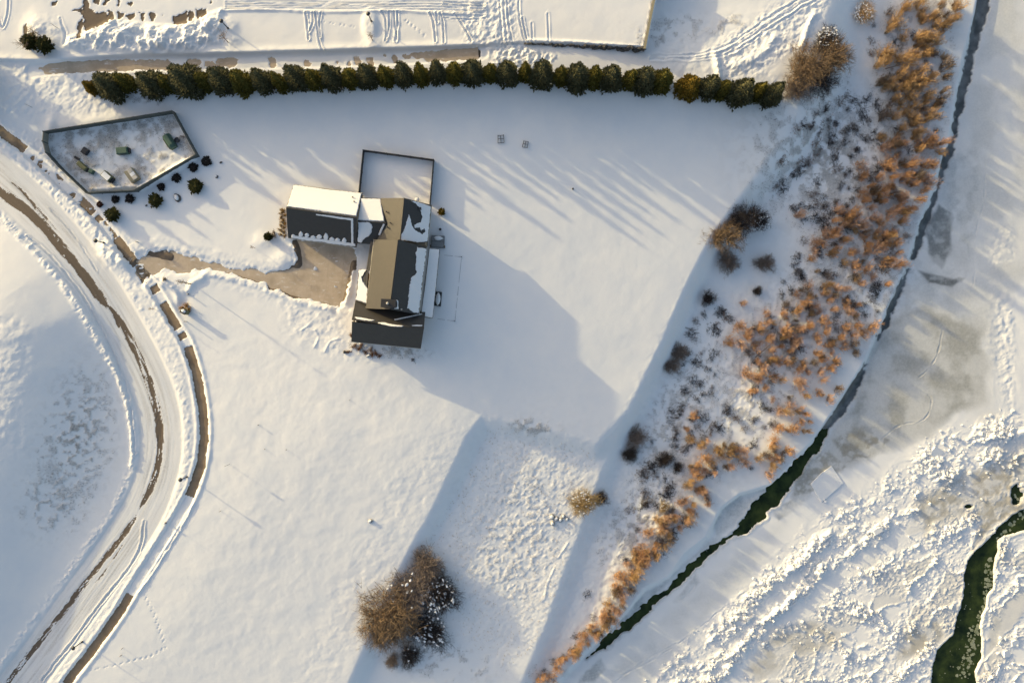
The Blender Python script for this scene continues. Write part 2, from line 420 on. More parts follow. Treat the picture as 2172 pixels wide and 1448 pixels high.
# farm track climbing to the north-east
for off in (-7, 7, 16):
    groove([(1760, -30 + off), (1700, 2 + off), (1640, 40 + off), (1580, 80 + off), (1530, 108 + off * 0.7), (1460, 122 + off * 0.4), (1380, 122 + off * 0.3)], 2.6, 0.11, 0.8, 6, 172)
bank([(1525, 165), (1520, 140), (1516, 115)], 6, 0.6, 0.5, 175, 0.8)
bank([(1640, 85), (1610, 120), (1560, 140)], 9, 0.35, 0.5, 176, 0.8)
bank([(1700, 100), (1712, 60), (1725, 34)], 6, 0.5, 0.5, 177, 0.8)

# ---- snow forms round the house and fenced plots
ENC = [(99, 281), (373, 238), (424, 331), (294, 404), (190, 409), (132, 355), (104, 325), (99, 303)]
r = bbox(ENC, 20)
dE = psdf(U[r], V[r], ENC)
inE = ss(-3, -9, dE)
nE = fbm(wx[r] / 1.3, wy[r] / 1.3, 180, 4); nE2 = fbm(wx[r] / 3.5, wy[r] / 3.5, 181, 3)
Z[r] += inE * 0.3 * (nE - 0.5)
near = np.minimum(1, ss(-75, -25, dE) + 0.35)
DIRT[r] = np.maximum(DIRT[r], inE * ss(0.40, 0.66, nE * 0.6 + nE2 * 0.4) * near * 0.95)
bank([(410, 337), (350, 372), (300, 398)], 6, 0.9, 0.35, 182, 0.6)
bank([(292, 396), (240, 400), (200, 402)], 6, 0.7, 0.35, 183, 0.6)
bank([(105, 275), (180, 262), (250, 250)], 14, 0.25, 0.1, 184, 2.0)
mound(112, 262, 10, 16, 0.5, 185, 0.1)
bank([(215, 430), (255, 478), (300, 525), (360, 545)], 10, 0.25, 0.4, 186, 0.9)
mound(560, 512, 24, 18, 0.35, 187, 0.15)
mound(605, 545, 26, 24, 0.4, 188, 0.1)
mound(378, 418, 12, 14, -0.25, 189, 0.1)
bank([(350, 600), (372, 608), (398, 618), (410, 600), (430, 590)], 7, 0.35, 0.4, 190, 0.8)
bank([(440, 580), (520, 596), (560, 612), (640, 640), (700, 655)], 7, 0.3, 0.5, 191, 0.8)
bank([(380, 640), (372, 615), (350, 596)], 6, 0.3, 0.4, 192, 0.8)
mound(391, 648, 14, 18, -0.3, 193, 0.1)
for pts in [[(430, 720), (520, 790), (560, 850)], [(505, 930), (470, 1000)], [(310, 1268), (330, 1310), (345, 1350), (352, 1362)], [(352, 1372), (320, 1388), (285, 1395), (240, 1408), (185, 1420)]]:
    pass
def steps(pts, gap=8, depth=0.11):
    pts = smooth_line(pts, 6)
    L = 0; k = 0
    for (a, b) in zip(pts[:-1], pts[1:]):
        seg = math.hypot(b[0] - a[0], b[1] - a[1]); n = max(1, int(seg / gap))
        for q in range(n):
            t = q / n; k += 1
            mound(a[0] + t * (b[0] - a[0]) + (2 if k % 2 else -2), a[1] + t * (b[1] - a[1]), 1.5, 1.5, -depth, 200 + k, 0.1)
steps([(310, 1266), (328, 1300), (340, 1335), (350, 1362)]); steps([(350, 1372), (320, 1390), (285, 1398), (240, 1410), (190, 1420)])
steps([(650, 44), (700, 50), (760, 60)], 9); steps([(860, 44), (880, 60), (905, 80)], 8)
for pts in [[(668, 700), (676, 715), (668, 735)], [(690, 745), (700, 725), (718, 718)], [(640, 700), (655, 690)], [(1010, 1000), (1000, 1030)], [(1175, 1205), (1160, 1240), (1155, 1270)], [(1205, 1150), (1195, 1165), (1185, 1180)]]:
    bank(pts, 1.8, 0.10, 0.5, 210, 0.6)
# sparse dead growth that darkens the snow
def tufts(cu, cv, ru, rv, amt, seed, rot=0.0, thr=0.55, scale=1.4):
    r = region(cu - 1.6 * max(ru, rv), cu + 1.6 * max(ru, rv), cv - 1.6 * max(ru, rv), cv + 1.6 * max(ru, rv))
    c, s = math.cos(rot), math.sin(rot)
    du = U[r] - cu; dv = V[r] - cv
    q = ((du * c + dv * s) / ru) ** 2 + ((-du * s + dv * c) / rv) ** 2
    n = fbm(wx[r] / scale, wy[r] / scale, seed, 5)
    m = np.exp(-q) * ss(thr - 0.05, thr + 0.16, n)
    WETm = amt * m
    DIRT[r] = np.maximum(DIRT[r], WETm)
    Z[r] += 0.12 * m
tufts(165, 930, 62, 120, 0.95, 220, 0.2, 0.50, 0.8); tufts(115, 1060, 60, 65, 0.8, 221, 0, 0.54, 0.8)
tufts(1130, 905, 50, 16, 0.85, 222, 0.15, 0.48, 1.0); tufts(1420, 70, 70, 30, 0.7, 223, -0.2, 0.52); tufts(1540, 55, 40, 18, 0.7, 224, -0.2, 0.5)
tufts(1750, 330, 130, 130, 0.95, 225, 0, 0.44, 1.6); tufts(1640, 760, 260, 75, 0.75, 226, -1.0, 0.48, 1.0); tufts(1440, 880, 170, 50, 0.75, 227, -1.1, 0.48, 0.9); tufts(1930, 200, 70, 240, 0.8, 237, 0.1, 0.44, 1.2)
tufts(1370, 1100, 110, 60, 0.85, 228, -0.9, 0.46, 0.9); tufts(1840, 540, 100, 140, 0.8, 229, 0, 0.45, 1.1); tufts(920, 1390, 120, 40, 0.6, 230, 0.2, 0.54, 1.1)
tufts(1160, 1440, 40, 30, 0.7, 231, 0, 0.48, 1.0); tufts(850, 745, 50, 12, 0.9, 232, 0.06, 0.42, 0.8); tufts(770, 728, 26, 22, 0.7, 233, 0, 0.45, 0.9)
tufts(1100, 1120, 140, 200, 0.22, 234, 0.3, 0.5, 0.9); tufts(300, 212, 60, 8, 0.7, 235, 0.1, 0.5, 1.0); tufts(1320, 1420, 30, 20, 0.2, 236)

# ---- river ice
ri = psdf(U, V, R_POLY)
on = ss(2, -4, ri)
CH = [((2078, -60), (2066, 60), (2050, 110), (2040, 170), (2026, 230), (2019, 270), (2012, 300), (1994, 350), (1980, 400), (1960, 455), (1945, 500), (1930, 548)), (26, 14, 10, 11, 9, 7, 9, 11, 3, 8, 11, 6)]
CH2 = [((1918, 572), (1898, 620), (1880, 660), (1862, 705), (1852, 725)), (5, 9, 10, 8, 3)]
CH3 = [((1826, 775), (1806, 815), (1785, 848), (1762, 885), (1730, 915), (1718, 938)), (4, 11, 11, 9, 6, 3)]
CH4 = [((1750, 915), (1738, 935), (1706, 975), (1672, 1015), (1640, 1050), (1605, 1090), (1575, 1120), (1545, 1140)), (4, 14, 17, 20, 26, 27, 16, 5)]
CH5 = [((1548, 1138), (1520, 1158), (1490, 1185), (1462, 1205), (1440, 1232), (1415, 1258), (1385, 1275), (1360, 1300), (1330, 1325), (1300, 1350), (1270, 1378), (1245, 1395)), (3, 4, 10, 8, 7, 5, 9, 11, 9, 8, 4, 2)]
GREEN = [(2300, 1060), (2172, 1082), (2149, 1091), (2110, 1130), (2066, 1170), (2053, 1192), (2047, 1216), (2042, 1270), (2029, 1315), (2022, 1345), (1988, 1380), (1978, 1415), (1974, 1460), (1960, 1700),
         (2090, 1700), (2072, 1448), (2066, 1424), (2081, 1395), (2080, 1340), (2083, 1314), (2090, 1288), (2093, 1266), (2106, 1248), (2109, 1210), (2118, 1148), (2130, 1135), (2172, 1126), (2300, 1110)]
WATER = np.full(Z.shape, 60.0)
SKIN = np.full(Z.shape, 60.0)
for ci, (pts, ws) in enumerate((CH, CH2, CH3, CH4, CH5)):
    sh = 9 if ci < 3 else 0
    pts2 = smooth_line([(p[0] + sh, p[1]) for p in pts], 3)
    ws2 = np.interp(np.linspace(0, len(ws) - 1, len(pts2)), range(len(ws)), ws)
    r = bbox(pts2, 60)
    d, a, sd, wd_ = pline(U[r], V[r], pts2, ws2)
    n = fbm(wx[r] / 2.0, wy[r] / 2.0, 300, 4) - 0.5
    n2 = fbm(wx[r] / 0.7, wy[r] / 0.7, 303, 2) - 0.5
    dst = SKIN if ci < 3 else WATER
    dst[r] = np.minimum(dst[r], d - wd_ * (0.68 if ci == 3 else 0.9) + n * 17 + n2 * 5)
r = bbox([(1940, 1040), (2240, 1520)], 10)
gd = psdf(U[r], V[r], GREEN) + (fbm(wx[r] / 1.8, wy[r] / 1.8, 301, 4) - 0.5) * 9
hole = np.sqrt(((U[r] - 2156) / 11) ** 2 + ((V[r] - 1050) / 20) ** 2) * 12 - 12 + (fbm(wx[r] / 1.2, wy[r] / 1.2, 302, 3) - 0.5) * 10
hole2 = np.sqrt(((U[r] - 2055) / 9) ** 2 + ((V[r] - 1074) / 4) ** 2) * 8 - 7
WATER[r] = np.minimum(WATER[r], np.minimum(np.minimum(gd, hole), hole2))

def line_amt(pts, width):
    r_ = bbox(pts, width * 3)
    d, a, sd, _ = pline(U[r_], V[r_], smooth_line(pts))
    out = np.zeros(Z.shape); out[r_] = np.exp(-(d / width) ** 2)
    return out
ridge1 = line_amt([(2260, 880), (2172, 905), (2080, 928), (1990, 965), (1900, 1035), (1820, 1085), (1740, 1140), (1680, 1195), (1610, 1265), (1540, 1330), (1470, 1390), (1400, 1460)], 25)
ridge2 = line_amt([(2172, 970), (2060, 990), (1960, 1050), (1880, 1110), (1790, 1165), (1700, 1240), (1620, 1320), (1540, 1400), (1490, 1460)], 20)
ridge3 = line_amt([(2060, 1090), (2030, 1120), (1960, 1150), (1880, 1200), (1820, 1230), (1770, 1270)], 14)
ridge4 = line_amt([(2010, 1330), (1960, 1330), (1900, 1340), (1850, 1310), (1800, 1280), (1740, 1300)], 12) + line_amt([(1620, 1360), (1680, 1330), (1720, 1340), (1780, 1370), (1820, 1400), (1900, 1360), (1940, 1320)], 10)
ridge5 = line_amt([(2128, 1150), (2128, 1190), (2172, 1196)], 6) + line_amt([(2172, 1215), (2130, 1260), (2100, 1295)], 4) + line_amt([(2172, 1340), (2130, 1370), (2120, 1410), (2090, 1448)], 14) + line_amt([(1900, 1440), (1960, 1390), (1975, 1360)], 12)
field = ss(0, 1, (V - (905 + (2172 - U) * 0.93) + 60) / 120) * ss(20, -10, ri)
pan = fbm(wx / 7.5, wy / 7.5, 310, 2)
panm = ss(0.42, 0.58, pan)
rI = region(1180, 2260, 860, 1520)
xi, yi = wx[rI], wy[rI]
wxp = xi + 2.2 * (fbm(xi / 3, yi / 3, 317, 3) - 0.5); wyp = yi + 2.2 * (fbm(xi / 3, yi / 3, 318, 3) - 0.5)
# long axis of the plates follows the pressure ridge
ax_, ay_ = (wxp * 0.73 + wyp * 0.68), (-wxp * 0.68 + wyp * 0.73)
p1, p2, pid = worley(ax_ / 9.0, ay_ / 5.5, 319)
edge = np.exp(-((p2 - p1) / 0.075) ** 2)
c1, c2, cid = worley(xi / 0.95 + 0.6 * fbm(xi, yi, 326, 2), yi / 0.95, 327)
d1, d2, did = worley(xi / 0.45, yi / 0.45, 328)
crumb = np.clip(cid * 1.5 - 0.55, 0, 1) * ss(0.02, 0.16, c2 - c1)
crumb2 = np.clip(did * 1.6 - 0.7, 0, 1) * ss(0.02, 0.18, d2 - d1)
lively = ss(0.38, 0.60, fbm(xi / 6, yi / 6, 329, 3))
fri = (frame * on)[rI]
r1, r2, r35 = ridge1[rI], ridge2[rI], (ridge3 + ridge4 + ridge5)[rI]
fld = field[rI]
b1, b2, bid = worley(ax_ / 3.2, ay_ / 1.7, 331)
block = np.clip(bid * 1.7 - 0.8, 0, 1) * ss(0.03, 0.14, b2 - b1)
uneven = 0.25 + 1.3 * ss(0.35, 0.68, fbm(ax_ / 5.0, ay_ / 2.0, 332, 3))
r1 = r1 * uneven; r2 = r2 * uneven; r35 = r35 * (0.4 + 0.6 * uneven)
dz_ = (r1 + r2) * 0.45 * block
dz_ += r1 * (0.22 + 0.50 * crumb + 0.20 * crumb2) + r2 * (0.12 + 0.55 * crumb + 0.2 * crumb2) + r35 * (0.05 + 0.45 * crumb + 0.2 * crumb2)
dz_ += fld * ((pid - 0.5) * 0.16 + edge * lively * (0.08 + 0.34 * crumb + 0.20 * crumb2) + panm[rI] * (0.16 * crumb2 + 0.14 * crumb) * 0.8)
Z[rI] += fri * dz_
RUB = np.zeros(Z.shape); RUB[rI] = r1 * 0.9 + r2 * 0.8 + 0.6 * r35 + fld * edge * lively * 0.7
pl_tint = np.zeros(Z.shape); pl_tint[rI] = fld * ss(0.62, 0.72, pid) * (1 - edge) * (1 - r1)
Z += frame * on * (0.12 * (fbm(wx / 6, wy / 6, 313, 3) - 0.5) + 0.025 * (fbm(wx / 1.2, wy / 1.2, 314, 3) - 0.5))
fr = frame * on
ICE = np.maximum(ICE, 0.30 * pl_tint); DIRT = np.maximum(DIRT, 0.22 * pl_tint * ss(1500, 1900, U))
# drifts on the snowed-over ice further up
drift = ss(1900, 2000, U) * ss(900, 800, V)
Z += fr * drift * (0.22 * (fbm((wx + wy * 0.3) / 1.6, (wy - wx * 0.3) / 5.0, 315, 3) - 0.5))
r_, m_ = rough([(2110, 470), (2150, 480), (2150, 900), (2085, 720), (2090, 560)], 0.35, 12, 0.9, 316)
# thin dark ice: grey and olive sheets where the snow blew off
def ice(poly, amt, soft=14, seed=320, olive=0.0, scale=2.5, contrast=0.5, dark=0.0):
    r = bbox(poly, soft * 2)
    n = fbm(wx[r] / scale, wy[r] / scale, seed, 5)
    m = ss(soft, -soft, psdf(U[r], V[r], poly) + (n - 0.5) * soft * 3) * on[r]
    m = m * (1 - contrast + 2 * contrast * ss(0.3, 0.7, n))
    ICE[r] = np.maximum(ICE[r], np.clip(amt * m, 0, 1))
    DIRT[r] = np.maximum(DIRT[r], np.clip(olive * m, 0, 1))
    WET[r] = np.maximum(WET[r], np.clip(dark * m, 0, 1))
    Z[r] = Z[r] * (1 - 0.75 * np.clip(m, 0, 1)) + ZICE * 0.75 * np.clip(m, 0, 1)
ice([(1845, 740), (1880, 680), (1960, 640), (2090, 690), (2090, 850), (2000, 900), (1900, 945), (1790, 990), (1755, 960), (1790, 880), (1830, 800)], 0.80, 18, 321, 0.42, 4.5, 0.35, 0.06)
ice([(1760, 930), (1830, 900), (1900, 930), (1840, 975), (1790, 985)], 0.9, 10, 326, 0.6, 1.3, 0.5, 0.2)
ice([(1690, 990), (1755, 950), (1800, 990), (1760, 1010), (1720, 1045), (1680, 1055)], 0.9, 7, 322, 0.6, 1.2)
ice([(1500, 1080), (1570, 1040), (1680, 1000), (1640, 1030), (1560, 1110), (1520, 1140)], 0.65, 8, 323, 0.0, 2.0, 0.3)
ice([(1330, 1280), (1420, 1225), (1500, 1150), (1530, 1140), (1440, 1210), (1370, 1290), (1290, 1350)], 0.7, 6, 324, 0.0, 2.0, 0.3)
ice([(1640, 1080), (1700, 1045), (1720, 1050), (1680, 1080), (1650, 1110)], 0.7, 5, 325, 0.1)
ice([(1960, 480), (1990, 430), (2020, 450), (2020, 530), (1998, 570), (1968, 540)], 0.95, 7, 327, 0.0, 2.5, 0.3, 0.45)
ice([(1945, 572), (1970, 578), (2020, 590), (2045, 590), (2020, 610), (1970, 602)], 1.0, 5, 328, 0.0, 2.0, 0.3, 0.6)
ice([(2000, 330), (2080, 300), (2090, 400), (2065, 560), (2050, 600), (2020, 540), (1990, 420)], 0.5, 16, 329, 0.0)
ice([(2030, 0), (2060, 0), (2030, 180), (2010, 280), (2005, 200)], 0.55, 6, 330, 0.0)
ice([(1900, 640), (1960, 560), (2070, 560), (2060, 700), (1890, 720)], 0.4, 18, 331)
ice([(1240, 1420), (1275, 1395), (1285, 1420), (1262, 1448), (1225, 1448)], 0.7, 6, 332)
ice([(1430, 1275), (1475, 1215), (1485, 1235), (1445, 1275)], 0.55, 5, 333)
ice([(1940, 1060), (2050, 1000), (2060, 1090), (1990, 1110), (1960, 1140)], 0.55, 14, 334, 0.6, 1.6)
ice([(2060, 1000), (2172, 960), (2172, 1080), (2100, 1110), (2060, 1100)], 0.45, 12, 335, 0.7, 1.2)
ice([(1580, 1420), (1640, 1340), (1720, 1310), (1790, 1340), (1780, 1370), (1680, 1400), (1610, 1448)], 0.35, 12, 336, 0.45, 2.2)
ice([(1920, 1330), (1990, 1310), (2010, 1350), (1950, 1390), (1900, 1400)], 0.4, 9, 337, 0.6, 1.6)
ice([(2100, 1300), (2150, 1300), (2140, 1360), (2090, 1390)], 0.4, 9, 338, 0.2, 2.5)
ice([(2060, 1170), (2110, 1110), (2172, 1085), (2172, 1060), (2080, 1110)], 0.6, 6, 339, 0.9, 1.0)
ice([(2085, -60), (2260, -60), (2260, 560), (2120, 640), (2100, 880), (1860, 800), (1930, 600), (2000, 420), (2040, 200)], 0.34, 30, 350, 0.10, 5.0, 0.4)
ice([(1300, 1400), (1440, 1280), (1560, 1170), (1660, 1110), (1600, 1220), (1480, 1330), (1380, 1448), (1260, 1448)], 0.30, 18, 351, 0.0, 4.0, 0.45)
# fracture lines in the sheet
for pts in [[(1478, 1212), (1474, 1240), (1455, 1265), (1438, 1275)], [(1875, 690), (1862, 740), (1835, 790), (1828, 830)], [(2090, 340), (2088, 420), (2070, 500), (2066, 590), (2055, 620)], [(1320, 1430), (1400, 1390), (1470, 1340), (1560, 1270)],
            [(1300, 1448), (1360, 1405), (1440, 1360)], [(1752, 1298), (1790, 1310), (1822, 1322)], [(2000, 700), (1985, 760), (1950, 800)], [(1870, 930), (1910, 900), (1960, 890), (1975, 850), (1960, 830)]]:
    groove(pts, 1.2, 0.045, 0.8, 6, 340)
# holes: the ice edge breaks off to the water
wm = ss(1.2, -1.2, WATER)
wm = wm * ss(6, 0, ri)
rim = np.exp(-((WATER - 4) / 3.0) ** 2) * on * ss(1480, 1600, U) * ss(880, 960, V)
ICE = np.where(WATER < 9, np.maximum(ICE, 0.45 * ss(9, 2, WATER) * on), ICE)
Z = Z * (1 - wm) + (ZWATER - 0.5) * wm
Z += 0.10 * rim * (1 - wm)

sk = ss(2.5, -2.5, SKIN) * ss(6, 0, ri) * (1 - wm)
ICE = np.maximum(ICE, sk); WET = np.maximum(WET, sk * (0.88 + 0.5 * (fbm(wx / 1.5, wy / 1.5, 345, 3) - 0.5))); Z -= 0.22 * sk; DIRT = DIRT * (1 - sk)
def ground(u, v):
    """height of the finished sheet at a plan position"""
    u = float(u); v = float(v)
    z = float(zb(u, v)); x, y, _ = P(u, v, z)
    i = int(np.clip(np.searchsorted(AX, x) - 1, 0, len(AX) - 2)); j = int(np.clip(np.searchsorted(AY, y) - 1, 0, len(AY) - 2))
    fx = (x - AX[i]) / (AX[i + 1] - AX[i]); fy = (y - AY[j]) / (AY[j + 1] - AY[j])
    zz = (Z[j, i] * (1 - fx) + Z[j, i + 1] * fx) * (1 - fy) + (Z[j + 1, i] * (1 - fx) + Z[j + 1, i + 1] * fx) * fy
    return float(zz)

def ground_xy(x, y):
    i = int(np.clip(np.searchsorted(AX, x) - 1, 0, len(AX) - 2)); j = int(np.clip(np.searchsorted(AY, y) - 1, 0, len(AY) - 2))
    fx = (x - AX[i]) / (AX[i + 1] - AX[i]); fy = (y - AY[j]) / (AY[j + 1] - AY[j])
    return float((Z[j, i] * (1 - fx) + Z[j, i + 1] * fx) * (1 - fy) + (Z[j + 1, i] * (1 - fx) + Z[j + 1, i + 1] * fx) * fy)

def G(u, v, dz=0.0):
    z = ground(u, v)
    x, y, _ = P(u, v, z)
    return (x, y, z + dz)

# ------------------------------------------------------------------ materials
class NT:
    def __init__(s, name):
        s.m = bpy.data.materials.new(name); s.m.use_nodes = True
        s.n = s.m.node_tree.nodes; s.l = s.m.node_tree.links; s.n.clear()
        s.out = s.n.new('ShaderNodeOutputMaterial'); s.b = s.n.new('ShaderNodeBsdfPrincipled')
        s.l.new(s.b.outputs[0], s.out.inputs[0])
    def noise(s, scale, detail=4, rough=0.55, coord=None):
        t = s.n.new('ShaderNodeTexNoise'); t.inputs['Scale'].default_value = scale; t.inputs['Detail'].default_value = detail; t.inputs['Roughness'].default_value = rough
        c = coord if coord is not None else s.coord()
        s.l.new(c, t.inputs['Vector']); return t.outputs['Fac']
    def coord(s):
        if not hasattr(s, 'tc'): s.tc = s.n.new('ShaderNodeNewGeometry')
        return s.tc.outputs['Position']
    def ocoord(s):
        if not hasattr(s, 'oc'): s.oc = s.n.new('ShaderNodeTexCoord')
        return s.oc.outputs['Object']
    def ramp(s, fac, lo, hi):
        r = s.n.new('ShaderNodeMapRange'); r.inputs['From Min'].default_value = lo; r.inputs['From Max'].default_value = hi
        s.l.new(fac, r.inputs['Value']); return r.outputs[0]
    def mix(s, fac, a, b):
        m = s.n.new('ShaderNodeMix'); m.data_type = 'RGBA'
        if isinstance(fac, (int, float)): m.inputs[0].default_value = fac
        else: s.l.new(fac, m.inputs[0])
        for k, c in ((6, a), (7, b)):
            if isinstance(c, tuple): m.inputs[k].default_value = (*c, 1)
            else: s.l.new(c, m.inputs[k])
        return m.outputs[2]
    def math(s, op, a, b):
        m = s.n.new('ShaderNodeMath'); m.operation = op
        for k, c in ((0, a), (1, b)):
            if isinstance(c, (int, float)): m.inputs[k].default_value = c
            else: s.l.new(c, m.inputs[k])
        return m.outputs[0]
    def bump(s, h, dist, strength=1.0):
        b = s.n.new('ShaderNodeBump'); b.inputs['Distance'].default_value = dist; b.inputs['Strength'].default_value = strength
        s.l.new(h, b.inputs['Height']); s.l.new(b.outputs[0], s.b.inputs['Normal'])
    def set(s, color=None, rough=0.7, spec=0.3, metal=0.0):
        if color is not None:
            if isinstance(color, tuple): s.b.inputs['Base Color'].default_value = (*color, 1)
            else: s.l.new(color, s.b.inputs['Base Color'])
        if isinstance(rough, (int, float)): s.b.inputs['Roughness'].default_value = rough
        else: s.l.new(rough, s.b.inputs['Roughness'])
        s.b.inputs['Specular IOR Level'].default_value = spec
        s.b.inputs['Metallic'].default_value = metal
        return s.m

def plain(name, c1, c2, scale=3.0, rough=0.75, spec=0.3, bump=0.0, metal=0.0, obj=True):
    t = NT(name)
    f = t.ramp(t.noise(scale, 5, 0.6, t.ocoord() if obj else None), 0.3, 0.7)
    if bump: t.bump(t.noise(scale * 3, 4, 0.6, t.ocoord() if obj else None), bump)
    return t.set(t.mix(f, c1, c2), rough, spec, metal)

def sheet_material():
    t = NT('snow_sheet')
    at = t.n.new('ShaderNodeAttribute'); at.attribute_name = 'surf'
    sep = t.n.new('ShaderNodeSeparateColor'); t.l.new(at.outputs['Color'], sep.inputs[0])
    snow, icy, dirt = sep.outputs[0], sep.outputs[1], sep.outputs[2]
    wet = at.outputs['Alpha']
    n1 = t.noise(0.18, 4); n2 = t.noise(2.2, 5, 0.6); n3 = t.noise(9.0, 3, 0.6)
    c_snow = t.mix(t.ramp(n1, 0.35, 0.65), (0.83, 0.845, 0.87), (0.88, 0.88, 0.885))
    c_ice = t.mix(t.ramp(n2, 0.3, 0.7), (0.40, 0.43, 0.45), (0.60, 0.62, 0.63))
    c_dirt = t.mix(t.ramp(n2, 0.35, 0.65), (0.085, 0.072, 0.055), (0.26, 0.21, 0.145))
    c_asph = t.mix(t.ramp(n3, 0.3, 0.7), (0.115, 0.088, 0.066), (0.19, 0.148, 0.112))
    c_ice = t.mix(wet, c_ice, (0.075, 0.082, 0.085))
    c = t.mix(icy, c_snow, c_ice)
    c_dirt = t.mix(t.ramp(icy, 0.15, 0.5), c_dirt, (0.33, 0.285, 0.20))
    dd = t.math('MULTIPLY', dirt, t.ramp(n3, 0.15, 0.75))
    c = t.mix(dd, c, c_dirt)
    bare = t.ramp(t.math('ADD', t.math('SUBTRACT', 1.0, snow), t.math('MULTIPLY', t.math('SUBTRACT', n3, 0.5), 0.35)), 0.42, 0.58)
    c = t.mix(bare, c, c_asph)
    ro = t.math('SUBTRACT', 0.72, t.math('MULTIPLY', icy, 0.35))
    h = t.math('ADD', t.noise(1.6, 5, 0.62), t.math('MULTIPLY', t.noise(6.5, 4, 0.6), 0.35))
    t.bump(h, 0.024, 0.45)
    return t.set(c, ro, 0.25)
M = {}
M['sheet'] = sheet_material()
M['snow'] = plain('snow', (0.83, 0.845, 0.87), (0.88, 0.88, 0.885), 1.2, 0.7, 0.25, 0.04)
def paving(name, c1, c2, lo, hi):
    t = NT(name)
    c = t.mix(t.ramp(t.noise(1.6, 5, 0.6), 0.3, 0.7), c1, c2)
    c = t.mix(t.ramp(t.noise(0.35, 3, 0.5), 0.45, 0.7), c, tuple(v * 0.82 for v in c1))
    mp = t.n.new('ShaderNodeMapping'); mp.inputs['Scale'].default_value = (0.5, 1.5, 1); mp.inputs['Rotation'].default_value = (0, 0, 0.35)
    t.l.new(t.coord(), mp.inputs['Vector'])
    sm = t.ramp(t.noise(0.9, 7, 0.72, mp.outputs[0]), lo, hi)      # smears of trodden snow left on the slabs
    c = t.mix(sm, c, (0.80, 0.80, 0.81))
    return t.set(c, 0.85, 0.2)
M['concrete'] = paving('concrete', (0.50, 0.405, 0.305), (0.57, 0.47, 0.365), 0.57, 0.72)
M['concrete_dark'] = paving('concrete_dark', (0.26, 0.19, 0.125), (0.34, 0.255, 0.175), 0.66, 0.80)

def shingle_material():
    t = NT('shingles')
    co = t.ocoord()
    n1 = t.noise(1.2, 4, 0.6, co); n2 = t.noise(9.0, 3, 0.6, co)
    c = t.mix(t.ramp(n1, 0.3, 0.7), (0.046, 0.042, 0.038), (0.058, 0.053, 0.047))
    c = t.mix(t.ramp(n2, 0.35, 0.7), c, (0.036, 0.034, 0.034))
    wv = t.n.new('ShaderNodeTexWave'); wv.wave_type = 'BANDS'; wv.bands_direction = 'Z'; wv.inputs['Scale'].default_value = 2.2; wv.inputs['Distortion'].default_value = 1.0
    t.l.new(co, wv.inputs['Vector'])
    t.bump(t.math('ADD', wv.outputs['Fac'], n2), 0.015)
    return t.set(c, 0.46, 0.5)
M['shingle'] = shingle_material()
M['siding'] = plain('siding', (0.30, 0.24, 0.17), (0.36, 0.29, 0.21), 2.0, 0.8)
M['trim'] = plain('trim', (0.55, 0.52, 0.46), (0.62, 0.58, 0.52), 2.0, 0.6)
M['dark_metal'] = plain('dark_metal', (0.03, 0.032, 0.036), (0.05, 0.052, 0.058), 6, 0.5, 0.5)
M['grey_metal'] = plain('grey_metal', (0.16, 0.17, 0.18), (0.24, 0.25, 0.26), 6, 0.45, 0.5)
M['brick'] = plain('chimney_brick', (0.035, 0.036, 0.04), (0.06, 0.06, 0.065), 6, 0.85, 0.2, 0.01)
M['glass'] = plain('window_glass', (0.02, 0.025, 0.03), (0.04, 0.045, 0.05), 1, 0.08, 0.6)
M['fence_dark'] = plain('fence_dark', (0.045, 0.045, 0.048), (0.075, 0.072, 0.07), 3, 0.8, 0.2)
M['fence_green'] = plain('fence_green', (0.075, 0.085, 0.082), (0.12, 0.13, 0.12), 3, 0.75, 0.25)
M['gate_mesh'] = plain('gate_panel', (0.22, 0.21, 0.18), (0.32, 0.30, 0.25), 4, 0.7)
M['green_paint'] = plain('green_paint', (0.05, 0.10, 0.075), (0.075, 0.135, 0.10), 4, 0.5, 0.4)
M['olive_paint'] = plain('olive_paint', (0.11, 0.115, 0.055), (0.15, 0.155, 0.075), 4, 0.55, 0.4)
M['tan_paint'] = plain('tan_paint', (0.30, 0.27, 0.18), (0.38, 0.34, 0.235), 4, 0.6, 0.3)
M['char_paint'] = plain('charcoal_paint', (0.03, 0.03, 0.033), (0.05, 0.05, 0.055), 4, 0.6, 0.3)
M['wood'] = plain('weathered_wood', (0.14, 0.11, 0.08), (0.22, 0.17, 0.12), 5, 0.85)
M['rock'] = plain('rock', (0.07, 0.07, 0.068), (0.16, 0.15, 0.14), 3, 0.85, 0.25, 0.03)
M['rock_pale'] = plain('rock_pale', (0.26, 0.25, 0.23), (0.40, 0.38, 0.35), 3, 0.85, 0.25, 0.03)
M['bark'] = plain('bark', (0.06, 0.045, 0.035), (0.12, 0.09, 0.07), 8, 0.9, 0.15)
M['bark_pale'] = plain('bark_pale', (0.20, 0.15, 0.11), (0.30, 0.23, 0.17), 8, 0.9, 0.15)
def leafmat(name, c1, c2, c3, scale=1.3, rough=0.8):
    t = NT(name)
    f = t.ramp(t.noise(scale, 3, 0.6), 0.32, 0.68); g = t.ramp(t.noise(scale * 5, 2, 0.6), 0.45, 0.75)
    c = t.mix(g, t.mix(f, c1, c2), c3)
    return t.set(c, rough, 0.15)
M['fir_blue'] = leafmat('fir_blue', (0.062, 0.068, 0.034), (0.100, 0.098, 0.050), (0.15, 0.135, 0.07))
M['fir_green'] = leafmat('fir_green', (0.085, 0.085, 0.020), (0.135, 0.115, 0.024), (0.19, 0.15, 0.03))
M['fir_gold'] = leafmat('fir_gold', (0.12, 0.085, 0.014), (0.18, 0.12, 0.018), (0.23, 0.15, 0.022))
M['fir_small'] = leafmat('fir_small', (0.035, 0.042, 0.014), (0.065, 0.062, 0.018), (0.10, 0.085, 0.022))
